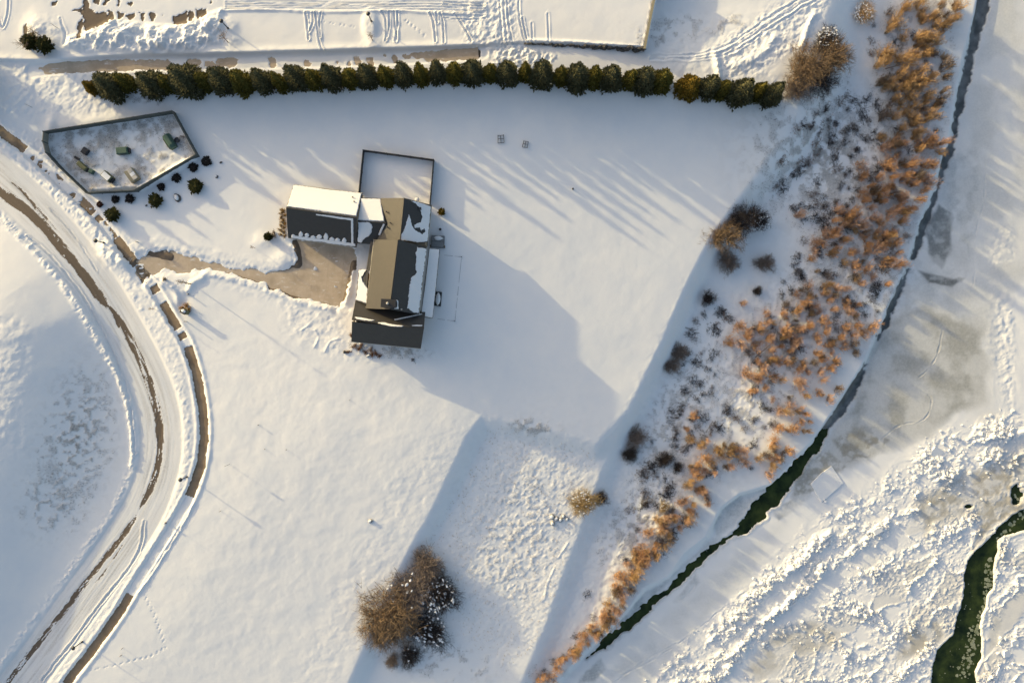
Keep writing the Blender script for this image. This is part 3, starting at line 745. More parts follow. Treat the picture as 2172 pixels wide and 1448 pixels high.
M['leaf_dark'] = leafmat('leaf_dark', (0.022, 0.020, 0.020), (0.045, 0.038, 0.034), (0.075, 0.058, 0.045))
M['leaf_red'] = leafmat('leaf_red', (0.09, 0.035, 0.025), (0.13, 0.055, 0.04), (0.06, 0.04, 0.03))
M['twig_orange'] = leafmat('twig_orange', (0.52, 0.30, 0.16), (0.64, 0.41, 0.245), (0.42, 0.22, 0.115), 0.7)
M['twig_gold'] = leafmat('twig_gold', (0.50, 0.325, 0.165), (0.62, 0.425, 0.235), (0.38, 0.235, 0.115), 0.7)
M['twig_pink'] = leafmat('twig_pink', (0.54, 0.34, 0.24), (0.64, 0.44, 0.32), (0.42, 0.25, 0.17), 0.7)
M['twig_brown'] = leafmat('twig_brown', (0.22, 0.155, 0.095), (0.31, 0.22, 0.135), (0.15, 0.10, 0.065), 0.8)
M['twig_grey'] = leafmat('twig_grey', (0.20, 0.16, 0.14), (0.29, 0.235, 0.20), (0.12, 0.10, 0.09), 0.8)
M['twig_dark'] = leafmat('twig_dark', (0.035, 0.03, 0.03), (0.06, 0.05, 0.048), (0.09, 0.072, 0.06), 0.8)
M['straw'] = leafmat('straw', (0.36, 0.26, 0.13), (0.48, 0.35, 0.18), (0.25, 0.17, 0.08), 1.5)
M['orange_grass'] = leafmat('orange_grass', (0.42, 0.25, 0.08), (0.55, 0.33, 0.11), (0.30, 0.17, 0.05), 1.5)
M['mulch'] = leafmat('mulch', (0.19, 0.10, 0.05), (0.28, 0.15, 0.08), (0.10, 0.06, 0.035), 1.5)
def water_material():
    t = NT('river_water')
    n = t.noise(0.35, 5, 0.6)
    c = t.mix(t.ramp(n, 0.35, 0.65), (0.010, 0.020, 0.008), (0.044, 0.064, 0.019))
    t.bump(t.noise(2.5, 3), 0.02, 0.25)
    t.b.inputs['IOR'].default_value = 1.33
    return t.set(c, 0.12, 0.35)
M['water'] = water_material()

# ------------------------------------------------------------------ helpers: objects
def tag(o, label=None, cat=None, group=None, kind=None):
    if label: o['label'] = label
    if cat: o['category'] = cat
    if group: o['group'] = group
    if kind: o['kind'] = kind
    return o

def new_obj(name, mesh, mat=None, parent=None, loc=(0, 0, 0), rz=0.0):
    o = bpy.data.objects.new(name, mesh)
    col.objects.link(o)
    o.location = loc
    if rz: o.rotation_euler = (0, 0, rz)
    if mesh is not None and mat is not None and not mesh.materials:
        mesh.materials.append(mat)
    if parent is not None: o.parent = parent
    return o

def thing(name, label, cat, loc=(0, 0, 0), rz=0.0, group=None):
    return tag(new_obj(name, None, None, None, loc, rz), label, cat, group)

class MB:
    """collects shapes of ONE part"""
    def __init__(s): s.v = []; s.f = []
    def add(s, vs_, fs):
        b = len(s.v); s.v += [tuple(map(float, p)) for p in vs_]; s.f += [tuple(i + b for i in f) for f in fs]
    def box(s, c, d, rz=0.0, taper=1.0, tilt=0.0):
        x, y, z = d[0] / 2, d[1] / 2, d[2]
        vs_ = []
        for k, zz in ((1, 0), (taper, z)):
            for sx, sy in ((-1, -1), (1, -1), (1, 1), (-1, 1)):
                px, py = sx * x * k, sy * y * k
                vs_.append((c[0] + px * math.cos(rz) - py * math.sin(rz), c[1] + px * math.sin(rz) + py * math.cos(rz), c[2] + zz + tilt * sx * zz / (z + 1e-6) * 0))
        s.add(vs_, [(3, 2, 1, 0), (4, 5, 6, 7), (0, 1, 5, 4), (1, 2, 6, 5), (2, 3, 7, 6), (3, 0, 4, 7)])
    def cbox(s, c, d, bev=0.05, rz=0.0):
        """box with chamfered upper edges"""
        x, y, z = d[0] / 2, d[1] / 2, d[2]
        rings = [(x, y, 0), (x, y, z - bev), (x - bev, y - bev, z)]
        vs_ = []
        for rx, ry, zz in rings:
            for sx, sy in ((-1, -1), (1, -1), (1, 1), (-1, 1)):
                px, py = sx * rx, sy * ry
                vs_.append((c[0] + px * math.cos(rz) - py * math.sin(rz), c[1] + px * math.sin(rz) + py * math.cos(rz), c[2] + zz))
        fs = [(3, 2, 1, 0), (8, 9, 10, 11)]
        for k in range(2):
            for i in range(4):
                j = (i + 1) % 4
                fs.append((k * 4 + i, k * 4 + j, k * 4 + 4 + j, k * 4 + 4 + i))
        s.add(vs_, fs)
    def prism(s, poly, z0, z1):
        """poly in world/local xy, z0/z1 scalars"""
        n = len(poly)
        s.add([(x, y, z0) for x, y in poly] + [(x, y, z1) for x, y in poly],
              [tuple(range(n - 1, -1, -1)), tuple(range(n, 2 * n))] + [(i, (i + 1) % n, n + (i + 1) % n, n + i) for i in range(n)])
    def plate(s, pts, th, up=(0, 0, 1)):
        """planar polygon thickened downwards along up"""
        n = len(pts)
        s.add(list(pts) + [(p[0] - up[0] * th, p[1] - up[1] * th, p[2] - up[2] * th) for p in pts],
              [tuple(range(n)), tuple(range(2 * n - 1, n - 1, -1))] + [(i, n + i, n + (i + 1) % n, (i + 1) % n) for i in range(n)])
    def tube(s, a, b, r0, r1=None, n=8, caps=True):
        r1 = r0 if r1 is None else r1
        a = Vector(a); b = Vector(b); d = (b - a).normalized()
        q = d.orthogonal().normalized(); w_ = d.cross(q)
        vs_ = []
        for p, r in ((a, r0), (b, r1)):
            for k in range(n):
                t = 2 * math.pi * k / n
                vs_.append(p + (q * math.cos(t) + w_ * math.sin(t)) * r)
        fs = [(k, (k + 1) % n, n + (k + 1) % n, n + k) for k in range(n)]
        if caps: fs += [tuple(range(n - 1, -1, -1)), tuple(range(n, 2 * n))]
        s.add(vs_, fs)
    def lathe(s, c, prof, n=12):
        vs_ = []
        for r, z in prof:
            for k in range(n):
                t = 2 * math.pi * k / n
                vs_.append((c[0] + r * math.cos(t), c[1] + r * math.sin(t), c[2] + z))
        fs = []
        for i in range(len(prof) - 1):
            for k in range(n):
                fs.append((i * n + k, i * n + (k + 1) % n, (i + 1) * n + (k + 1) % n, (i + 1) * n + k))
        fs += [tuple(range(n - 1, -1, -1)), tuple(range((len(prof) - 1) * n, len(prof) * n))]
        s.add(vs_, fs)
    def blob(s, c, r, seed=0, n=10, m=6, jag=0.25, flat=0.0):
        """irregular boulder"""
        rg = random.Random(seed)
        vs_ = []
        for i in range(m + 1):
            th = math.pi * i / m
            for k in range(n):
                ph = 2 * math.pi * k / n
                q = 1 + rg.uniform(-jag, jag) * (0 if i in (0, m) else 1)
                z = math.cos(th) * r[2] * q
                vs_.append((c[0] + math.sin(th) * math.cos(ph) * r[0] * q, c[1] + math.sin(th) * math.sin(ph) * r[1] * q, c[2] + max(z, -r[2] * (1 - flat))))
        fs = [(i * n + k, i * n + (k + 1) % n, (i + 1) * n + (k + 1) % n, (i + 1) * n + k) for i in range(m) for k in range(n)]
        s.add(vs_, [tuple(reversed(f)) for f in fs])
    def mesh(s, name, smooth=False):
        me = bpy.data.meshes.new(name)
        me.from_pydata(s.v, [], s.f)
        if smooth: me.shade_smooth()
        return me
    def build(s, name, mat, parent=None, loc=(0, 0, 0), smooth=False, rz=0.0):
        return new_obj(name, s.mesh(name, smooth), mat, parent, loc, rz)

# ------------------------------------------------------------------ ground sheet -> ground, road, river_ice, ...
NY, NX = Z.shape
gx = np.gradient(Z, axis=1) / np.gradient(X, axis=1)
gy = np.gradient(Z, axis=0) / np.gradient(Y, axis=0)
NRM = np.stack([-gx, -gy, np.ones_like(Z)], -1)
NRM /= np.linalg.norm(NRM, axis=-1, keepdims=True)
SURF = np.stack([np.clip(SNOW, 0, 1), np.clip(ICE, 0, 1), np.clip(DIRT, 0, 1), np.clip(WET, 0, 1)], -1).astype(np.float32)
idx = np.arange(NY * NX).reshape(NY, NX)
Q = np.stack([idx[:-1, :-1], idx[:-1, 1:], idx[1:, 1:], idx[1:, :-1]], -1).reshape(-1, 4)
fcu = (U[:-1, :-1] + U[1:, 1:]) / 2; fcv = (V[:-1, :-1] + V[1:, 1:]) / 2
cls = np.zeros((NY - 1, NX - 1), np.int8)
cls[psdf(fcu, fcv, LOT) < 0] = 2
cls[ROADMASK[:-1, :-1]] = 1
cls[psdf(fcu, fcv, R_POLY) < 0] = 3
cls = cls.reshape(-1)
VX = np.stack([X, Y, Z], -1).reshape(-1, 3)
NR = NRM.reshape(-1, 3); SF = SURF.reshape(-1, 4)
SHEETS = {}
for k, nm in ((0, 'ground'), (1, 'road'), (2, 'car_park'), (3, 'river_ice')):
    q = Q[cls == k]
    uq, inv = np.unique(q, return_inverse=True)
    inv = inv.reshape(-1).astype(np.int32)
    me = bpy.data.meshes.new(nm)
    me.vertices.add(len(uq)); me.loops.add(len(inv)); me.polygons.add(len(q))
    me.vertices.foreach_set('co', VX[uq].astype(np.float32).ravel())
    me.loops.foreach_set('vertex_index', inv)
    me.polygons.foreach_set('loop_start', np.arange(0, len(inv), 4, dtype=np.int32))
    me.polygons.foreach_set('use_smooth', np.ones(len(q), bool))
    me.update(calc_edges=True)
    a = me.attributes.new('surf', 'FLOAT_COLOR', 'POINT')
    a.data.foreach_set('color', SF[uq].ravel())
    me.normals_split_custom_set_from_vertices(NR[uq].astype(np.float32))
    o = new_obj(nm, me, M['sheet'])
    tag(o, kind='structure')
    SHEETS[nm] = o
# open water under the ice
mb = MB()
mb.add([(-900, -2000, ZWATER), (2200, -2000, ZWATER), (2200, 2000, ZWATER), (20, 2000, ZWATER), (20, -40, ZWATER)], [(0, 1, 2, 3, 4)])
tag(mb.build('river', M['water']), kind='structure')

# ------------------------------------------------------------------ paving slabs (parts of pavement, path, driveway)
def slab_piece(corners_uv, parent, mat, gap=0.02, dz=0.0):
    c = [P(u, v, float(zb(u, v)) + dz) for u, v in corners_uv]
    mx = sum(p[0] for p in c) / 4; my = sum(p[1] for p in c) / 4
    q = []
    for p in c:
        L = math.hypot(p[0] - mx, p[1] - my)
        q.append((mx + (p[0] - mx) * (1 - gap / L * 1.4), my + (p[1] - my) * (1 - gap / L * 1.4), p[2]))
    m = MB()
    low = [(p[0], p[1], p[2] - 0.12) for p in q]
    m.add(low + q, [(3, 2, 1, 0), (4, 5, 6, 7), (0, 1, 5, 4), (1, 2, 6, 5), (2, 3, 7, 6), (3, 0, 4, 7)])
    if sum((q[(i + 1) % 4][1] + q[i][1]) * (q[(i + 1) % 4][0] - q[i][0]) for i in range(4)) > 0:
        m.f = [tuple(reversed(f)) for f in m.f]
    return m.build('slab', mat, parent)

def resample(pts, step):
    d = [0]
    for a, b in zip(pts[:-1], pts[1:]): d.append(d[-1] + math.hypot(b[0] - a[0], b[1] - a[1]))
    t = np.arange(0, d[-1], step)
    return list(zip(np.interp(t, d, [p[0] for p in pts]), np.interp(t, d, [p[1] for p in pts])))

def paved(name, pts, half, step, mat, dz=0.0):
    root = new_obj(name, None); tag(root, kind='structure')
    pts = resample(pts, step)
    nn = []
    for i in range(len(pts)):
        a = pts[max(0, i - 1)]; b = pts[min(len(pts) - 1, i + 1)]
        L = math.hypot(b[0] - a[0], b[1] - a[1]); nn.append((-(b[1] - a[1]) / L, (b[0] - a[0]) / L))
    for i in range(len(pts) - 1):
        p, q, n0, n1 = pts[i], pts[i + 1], nn[i], nn[i + 1]
        if not (-60 < p[0] < 2230 and -40 < p[1] < 1490): continue
        slab_piece([(p[0] - n0[0] * half, p[1] - n0[1] * half), (q[0] - n1[0] * half, q[1] - n1[1] * half), (q[0] + n1[0] * half, q[1] + n1[1] * half), (p[0] + n0[0] * half, p[1] + n0[1] * half)], root, mat, 0.008, dz)
    return root
paved('pavement', WALK, 10.5, 17, M['concrete_dark'])
paved('path', TPATH, 16, 22, M['concrete'])
drive = paved('driveway', smooth_line([(276, 572), (310, 562), (350, 556), (400, 556), (450, 564), (500, 574), (545, 588), (582, 598)], 4), 25, 31, M['concrete'], 0.0)
for i in range(6):                      # forecourt slabs
    for j in range(5):
        def q(a, b):
            return (575 + a * 31.5 - b * 3.0, 500 + b * 31.5 + a * 4.0)
        cc = q(i + 0.5, j + 0.5)
        slab_piece([q(i, j), q(i + 1, j), q(i + 1, j + 1), q(i, j + 1)], drive, M['concrete'], 0.006, 0.006)

# ------------------------------------------------------------------ the house
HB = G(830, 590); HB = (HB[0], HB[1], 0.0)
house = thing('house', 'sprawling house with steep brown and dark shingle gables, patchy snow and an attached garage', 'house', HB)
def W(u, v, z):
    p = P(u, v, z); return (p[0] - HB[0], p[1] - HB[1], p[2] - HB[2])
def nrm3(a, b, c):
    n = (Vector(b) - Vector(a)).cross(Vector(c) - Vector(a)).normalized()
    return n if n.z > 0 else -n
def on_plane(u, v, pl, lift=0.0):
    """point of the roof plane (local coordinates) under a plan position"""
    a, n = Vector(pl[0]), Vector(pl[1])
    o = Vector((0 - HB[0], 0 - HB[1], HC - HB[2]))
    t = Vector(W(u, v, 0.0)) - o
    k = (a - o).dot(n) / t.dot(n)
    q = o + t * k + n * lift
    return tuple(q)
def roof_plane(name, pts, label=None, th=0.22):
    """pts: list of (u, v, z); returns the part and its plane"""
    w3 = [W(*p) for p in pts]
    n = nrm3(w3[0], w3[1], w3[2])
    if len(w3) > 3:
        w3 = w3[:3] + [tuple(Vector(p) - n * (Vector(p) - Vector(w3[0])).dot(n)) for p in w3[3:]]
    ar = sum(w3[i][0] * w3[(i + 1) % len(w3)][1] - w3[(i + 1) % len(w3)][0] * w3[i][1] for i in range(len(w3)))
    if ar < 0: w3 = w3[::-1]
    m = MB(); m.plate(w3, th, n)
    o = m.build(name, M['shingle'], house)
    if label: o['label'] = label
    return o, (w3[0], tuple(n))
def dense(poly, step=3.0):
    out = []
    for i in range(len(poly)):
        a, b = poly[i], poly[(i + 1) % len(poly)]
        L = math.hypot(b[0] - a[0], b[1] - a[1]); n = max(1, int(L / step))
        for k in range(n): out.append((a[0] + (b[0] - a[0]) * k / n, a[1] + (b[1] - a[1]) * k / n))
    return out
def snow_patch(roof, poly, th=0.16, jag=0.9, seed=0, label=None, keep=None):
    """lying snow following one roof plane"""
    part, pl = roof
    rg = random.Random(seed)
    poly = dense(poly)
    cu = sum(p[0] for p in poly) / len(poly); cv = sum(p[1] for p in poly) / len(poly)
    bot, top = [], []
    for (u, v) in poly:
        u += rg.uniform(-jag, jag); v += rg.uniform(-jag, jag)
        d = math.hypot(u - cu, v - cv) + 1e-6
        bot.append(on_plane(u, v, pl, 0.004))
        k = max(0.0, 1 - 1.3 / d)
        top.append(on_plane(cu + (u - cu) * k, cv + (v - cv) * k, pl, th))
    n = len(bot)
    m = MB(); m.add(bot + top, [tuple(range(n, 2 * n))] + [(i, (i + 1) % n, n + (i + 1) % n, n + i) for i in range(n)])
    ar = sum(bot[i][0] * bot[(i + 1) % n][1] - bot[(i + 1) % n][0] * bot[i][1] for i in range(n))
    if ar < 0: m.f = [tuple(reversed(f)) for f in m.f]
    o = m.build('roof_snow', M['snow'], part)
    return o
def walls(name, poly, z1, z0=-1.6):
    m = MB()
    a = [W(u, v, z1) for u, v in poly]
    n = len(a)
    top = a; bot = [(p[0], p[1], z0 - HB[2]) for p in a]
    ar = sum(a[i][0] * a[(i + 1) % n][1] - a[(i + 1) % n][0] * a[i][1] for i in range(n))
    if ar < 0: top = top[::-1]; bot = bot[::-1]
    m.add(bot + top, [tuple(range(n - 1, -1, -1)), tuple(range(n, 2 * n))] + [(i, (i + 1) % n, n + (i + 1) % n, n + i) for i in range(n)])
    return m.build(name, M['siding'], house)
def gable(a, b, r, th=0.2):
    """triangular wall from eave point to eave point up to the ridge, slightly inside the roof edge"""
    A, B, R_ = (Vector(W(*p)) for p in (a, b, r))
    d = Vector((-(B - A).y, (B - A).x, 0)).normalized()
    m = MB()
    lo = Vector((0, 0, -0.28))
    m.add([A + lo, B + lo, R_ + lo, A + lo + d * th, B + lo + d * th, R_ + lo + d * th], [(0, 1, 2), (5, 4, 3), (0, 3, 4, 1), (1, 4, 5, 2), (2, 5, 3, 0)])
    m.build('gable_wall', M['siding'], house)
def ridge_cap(a, b):
    m = MB(); m.tube(W(*a), W(*b), 0.10, 0.10, 6)
    m.build('ridge_cap', M['shingle'], house)
def gutter(a, b):
    m = MB(); A = Vector(W(*a)) + Vector((0, 0, -0.18)); B = Vector(W(*b)) + Vector((0, 0, -0.18)); m.tube(A, B, 0.09, 0.09, 6)
    m.build('gutter', M['trim'], house)

# garage block
gNW, gNE, gSW, gSE = (623, 391.5, 3.0), (769, 410, 3.0), (611, 504.5, 3.0), (756, 524.5, 3.0)
gRW, gRE = (606.8, 441, 7.0), (756, 462, 7.0)
rgN = roof_plane('roof', [gNW, gNE, gRE, gRW], 'garage roof slope under an even snow blanket')
rgS = roof_plane('roof', [gRW, gRE, gSE, gSW], 'dark shaded garage roof slope with scalloped snow along its eave')
walls('wall', [(628, 399), (763, 416), (750, 517), (617, 498)], 2.9)
gable((624, 396, 3.0), (612, 500, 3.0), (608, 441.5, 6.95)); gable((768, 414, 3.0), (755, 520, 3.0), (755, 462, 6.95))
ridge_cap(gRW, gRE); gutter(gSW, gSE); gutter(gNW, gNE)
snow_patch(rgN, [(623, 393), (767, 411), (756, 459), (609, 438.5)], 0.2, 0.35, 1)
sc_e = [(618, 499), (628, 500), (640, 501.5), (655, 503.5), (670, 505.5), (685, 507), (700, 509), (715, 511), (730, 513), (745, 515.5), (754, 517), (754.5, 522), (735, 520), (715, 518), (700, 516), (685, 513.5), (665, 511), (640, 507.5), (618, 504)]
snow_patch(rgS, sc_e, 0.14, 0.5, 2)
for k, (u, v, ru, rv) in enumerate([(638, 496.5, 5, 6), (651, 499, 5, 5), (664, 502.5, 6, 3), (677, 502, 6, 5), (691.5, 502, 5, 8), (704, 507, 6, 4), (716, 508.5, 6, 3.6), (730, 510, 5, 6), (622, 499, 4, 2)]):
    snow_patch(rgS, [(u + ru * math.cos(t) * (0.75 if math.sin(t) < 0 else 1), v + rv * math.sin(t)) for t in np.linspace(0, 2 * math.pi, 11)[:-1]], 0.12, 0.5, 3 + k)
snow_patch(rgS, [(670, 454), (700, 457), (735, 462), (749, 463), (750, 517), (746, 517), (746, 467), (735, 464.5), (700, 460), (670, 455.5)], 0.1, 0.3, 15)

# north wing
nRN, nRS = (857.5, 420, 7.4), (849, 508, 7.4)
nWN, nWS = (808.5, 420.5, 4.2), (801, 512, 4.2)
nEN, nES = (915.5, 435, 4.2), (907.5, 514, 4.2)
rnW = roof_plane('roof', [nWN, nRN, nRS, nWS], 'sunlit brown slope of the north wing')
rnE = roof_plane('roof', [nRN, nEN, nES, nRS], 'dark slope of the north wing half covered with snow')
walls('wall', [(814, 428), (910, 442), (902, 520), (806, 520)], 4.1)
gable((913, 438, 4.2), (811, 425, 4.2), (857.3, 424, 7.35))
ridge_cap(nRN, nRS); gutter(nEN, nES)
snow_patch(rnE, [(872, 425.5), (880, 430), (888, 438), (893, 450), (896, 460), (893, 472), (884, 474), (878, 477), (880, 484), (890, 482), (893, 490), (900, 484), (903, 492), (896, 498), (880, 490), (872, 480), (869, 465), (867, 455), (861, 475), (856, 490), (851, 497), (850, 508), (866, 511), (884, 514), (906, 512.5), (908, 500), (914, 438), (896, 431)], 0.14, 0.7, 21)
snow_patch(rnE, [(851, 510), (868, 509), (890, 512), (905, 512), (905, 503), (880, 503), (862, 500), (853, 500)], 0.1, 0.6, 22)

# link between garage and north wing
cRW, cRE = (757, 469, 5.6), (815, 473, 5.6)
cNW, cNE = (765, 419, 3.7), (808, 421, 3.7)
cSW, cSE = (757, 516, 3.7), (826, 521, 3.7)
rcN = roof_plane('roof', [cNW, cNE, (818, 473.2, 5.6), cRW], 'low link roof slope deep in snow')
rcS = roof_plane('roof', [cRW, (818, 473.2, 5.6), cSE, cSW], 'dark low link roof slope with a snow strip')
walls('wall', [(762, 425), (812, 428), (822, 514), (760, 511)], 3.6)
ridge_cap(cRW, cRE)
snow_patch(rcN, [(766, 421), (807, 422), (814, 462), (815, 470), (790, 469), (759, 467)], 0.2, 0.4, 31)
snow_patch(rcS, [(760, 471), (784, 471), (790, 480), (789, 492), (783, 500), (772, 507), (766, 515), (759, 514)], 0.14, 0.9, 32)
snow_patch(rcS, [(813, 474), (816, 476), (806, 500), (802, 498)], 0.12, 0.3, 33)

# main block
mRN, mRS = (844.5, 508.5, 9.0), (826.5, 656, 9.0)
mWN, mWS = (793, 508, 5.0), (776.5, 654, 5.0)
mEN, mES = (905, 524.5, 5.0), (888.5, 667, 5.0)
rmW = roof_plane('roof', [mWN, mRN, mRS, mWS], 'sunlit brown slope of the main block')
rmE = roof_plane('roof', [mRN, mEN, mES, mRS], 'dark slope of the main block with ragged snow by the eave')
walls('wall', [(800, 516), (899, 531), (884, 660), (784, 650)], 4.9)
gable((902, 526, 5.0), (796, 512, 5.0), (844.2, 512, 8.95)); gable((780, 651, 5.0), (886, 663, 5.0), (827.2, 652, 8.95))
ridge_cap(mRN, mRS); gutter(mEN, mES); gutter(mWN, mWS)
snow_patch(rmE, [(885, 524), (902, 527), (903.5, 530), (899, 570), (893, 620), (887.5, 664), (875, 661), (863, 653), (866, 640), (866, 625), (868, 612), (870, 600), (873, 588), (881, 582), (884, 578), (881, 565), (883, 550), (882, 535)], 0.16, 1.1, 41)
# chimney with its cricket of snow
m = MB(); a = W(829, 645, 7.4); m.cbox((a[0], a[1], 6.6 - HB[2]), (2.7, 1.5, 4.0), 0.08, -0.06)
ch = m.build('chimney', M['brick'], house)
m = MB(); m.box((a[0], a[1], 10.6 - HB[2]), (2.9, 1.7, 0.14), -0.06); m.build('chimney_cap', M['char_paint'], ch)
m = MB(); m.lathe((a[0] - 0.1, a[1], 10.74 - HB[2]), [(0.22, 0), (0.2, 0.5), (0.26, 0.5), (0.26, 0.58), (0.1, 0.66)], 10); m.build('flue', M['trim'], ch)
snow_patch(rmE, [(840, 636), (844, 637), (845, 655), (836, 655), (836, 653), (842, 652), (842, 639), (838, 638)], 0.22, 0.2, 42)
m = MB(); q = on_plane(852, 656, rmE[1]); m.tube(q, (q[0], q[1], q[2] + 0.5), 0.16, 0.16, 8); m.build('vent_pipe', M['trim'], rmE[0])

# low porch roof on the west side
rpW = roof_plane('roof', [(761, 571, 4.0), (781, 573, 4.5), (776, 646, 4.5), (754, 636, 4.0)], 'low west porch roof with a melting snow patch')
snow_patch(rpW, [(762, 572), (776, 572), (771, 580), (767, 586), (770, 597), (776, 605), (780, 612), (778, 643), (755.5, 636)], 0.16, 0.9, 51)
rp2 = roof_plane('roof', [(786, 512, 4.0), (794, 514, 4.2), (783, 574, 4.2), (777, 572, 4.0)], 'narrow shaded porch roof strip')
walls('wall', [(766, 576), (778, 578), (774, 642), (760, 632)], 3.9)

# south wing
sRW, sRE = (746.5, 683, 6.6), (899, 697.5, 6.6)
sNW, sNE = (754.5, 634, 3.4), (902, 661, 3.4)
sSW, sSE = (745.5, 724.5, 3.4), (892.5, 739, 3.4)
rsN = roof_plane('roof', [sNW, sNE, sRE, sRW], 'brown north slope of the south wing with thin snow streaks')
rsS = roof_plane('roof', [sRW, sRE, sSE, sSW], 'dark bare south slope of the south wing')
walls('wall', [(759, 642), (896, 667), (887, 732), (752, 718)], 3.3)
gable((754, 640, 3.4), (747, 720, 3.4), (748, 683.2, 6.55)); gable((892, 735, 3.4), (900, 666, 3.4), (897, 697.3, 6.55))
ridge_cap(sRW, sRE); gutter(sSW, sSE)
snow_patch(rsN, [(752, 672), (765, 673), (780, 676), (795, 679), (789, 680.5), (770, 679), (757, 676.5)], 0.06, 0.3, 61)
snow_patch(rsN, [(800, 684), (812, 683), (820, 685), (840, 689), (856, 691), (852, 693), (830, 692), (810, 688)], 0.06, 0.4, 62)
snow_patch(rsN, [(873, 690), (885, 688.5), (896, 689.5), (895, 691.5), (875, 691.5)], 0.06, 0.2, 63)
snow_patch(rsN, [(836, 677.5), (860, 672), (895, 665.5), (896, 666.5), (865, 673.5), (838, 679)], 0.1, 0.1, 64)

# east veranda roof and the deck behind it
rv = roof_plane('roof', [(910, 526, 3.3), (933, 528.5, 2.9), (918, 675, 2.9), (892, 672, 3.3)], 'snow-laden flat veranda roof on the east side')
snow_patch(rv, [(911, 527), (932, 529), (917.5, 674), (893, 670)], 0.22, 0.2, 71)
for (u, v) in [(931, 533), (927, 580), (922, 625), (917, 670)]:
    m = MB(); q = W(u - 1, v, 2.7); m.box((q[0], q[1], -1.6 - HB[2]), (0.16, 0.16, 4.2)); m.build('post', M['trim'], house)
# vents
for (rf, u, v) in [(rgN, 749, 419), (rgN, 752, 428), (rnW, 820, 449.5), (rnW, 828, 473), (rnW, 822, 482)]:
    q = on_plane(u, v, rf[1]); m = MB(); m.tube((q[0], q[1], q[2] - 0.1), (q[0], q[1], q[2] + 0.55), 0.11, 0.11, 8); m.lathe((q[0], q[1], q[2] + 0.5), [(0.15, 0), (0.15, 0.1), (0.04, 0.16)], 8)
    m.build('vent_pipe', M['dark_metal'], rf[0])
q = on_plane(891, 443, rnE[1]); m = MB(); m.cbox((q[0], q[1], q[2] - 0.1), (0.55, 0.55, 0.5), 0.05, 0.1); m.build('roof_vent', M['dark_metal'], rnE[0])
# doors and windows of the walls
def wall_piece(name, a, b, t0, t1, z0, z1, mat, off=0.03, frame=False):
    A = Vector(W(a[0], a[1], 0)); B = Vector(W(b[0], b[1], 0))
    A.z = B.z = 0
    d = (B - A); n = Vector((d.y, -d.x, 0)).normalized()
    p0 = A + d * t0 + n * off; p1 = A + d * t1 + n * off
    m = MB()
    f = n * 0.06
    vs_ = [p0 + Vector((0, 0, z0)), p1 + Vector((0, 0, z0)), p1 + Vector((0, 0, z1)), p0 + Vector((0, 0, z1))]
    m.add(vs_ + [p - f for p in vs_], [(0, 1, 2, 3), (7, 6, 5, 4), (0, 4, 5, 1), (1, 5, 6, 2), (2, 6, 7, 3), (3, 7, 4, 0)])
    o = m.build(name, mat, house)
    return o
def k3(u, v, z=2.9):   # wall corner back on plan level 0
    p = P(u, v, z); return (CU + p[0] / S, CV - p[1] / S)
gs0, gs1 = k3(617, 498), k3(750, 517)
for t in (0.06, 0.37, 0.68):
    dr = wall_piece('garage_door', gs0, gs1, t, t + 0.25, 0.05, 2.4, M['trim'])
for a, b, ts in ((k3(752, 718, 3.3), k3(887, 732, 3.3), (0.08, 0.3, 0.55, 0.8)), (k3(887, 732, 3.3), k3(896, 667, 3.3), (0.3,)), (k3(899, 531, 4.9), k3(902, 520, 4.1), ())):
    for t in ts:
        o = wall_piece('window', a, b, t, t + 0.12, 0.6, 2.1, M['trim'], 0.03)
        p = wall_piece('pane', a, b, t + 0.01, t + 0.11, 0.7, 2.0, M['glass'], 0.05); p.parent = o

# ------------------------------------------------------------------ things round the house
def fence(name, label, cat, pts, h, mat, post_mat, step=2.4, close=False, th=0.10, cap=True, panel_mats=None):
    """pts: plan positions of the foot of the fence"""
    g = [G(u, v) for u, v in pts]
    base = g[0]
    root = thing(name, label, cat, base)
    segs = list(zip(g[:-1], g[1:])) + ([(g[-1], g[0])] if close else [])
    for si, (a, b) in enumerate(segs):
        L = math.hypot(b[0] - a[0], b[1] - a[1]); n = max(1, round(L / step))
        ang = math.atan2(b[1] - a[1], b[0] - a[0])
        pm = panel_mats[si] if panel_mats and panel_mats[si] else mat
        for k in range(n):
            t0, t1 = k / n, (k + 1) / n
            p0 = (a[0] + (b[0] - a[0]) * t0, a[1] + (b[1] - a[1]) * t0); p1 = (a[0] + (b[0] - a[0]) * t1, a[1] + (b[1] - a[1]) * t1)
            z0 = min(ground_xy(*p0), ground_xy(*p1)) - 0.35
            zt = a[2] + (b[2] - a[2]) * (t0 + t1) / 2 + h - 0.15
            m = MB(); ll = L / n - 0.12
            m.box(((p0[0] + p1[0]) / 2 - base[0], (p0[1] + p1[1]) / 2 - base[1], z0 - base[2]), (ll, th * 0.5, zt - z0), ang)
            m.box(((p0[0] + p1[0]) / 2 - base[0], (p0[1] + p1[1]) / 2 - base[1], zt - 0.08 - base[2]), (ll, th * 1.1, 0.10), ang)
            m.build('panel', pm, root)
            m = MB(); m.box((p0[0] - base[0], p0[1] - base[1], z0 - base[2]), (th * 1.3, th * 1.3, zt - z0 + 0.12), ang); m.build('post', post_mat, root)
    return root
fence('yard_fence', 'dark three-sided fence closing off the snowy yard behind the house', 'fence', [(764, 410), (773, 322), (921, 342), (913, 436)], 1.7, M['fence_dark'], M['fence_dark'], 2.4, False, 0.14)
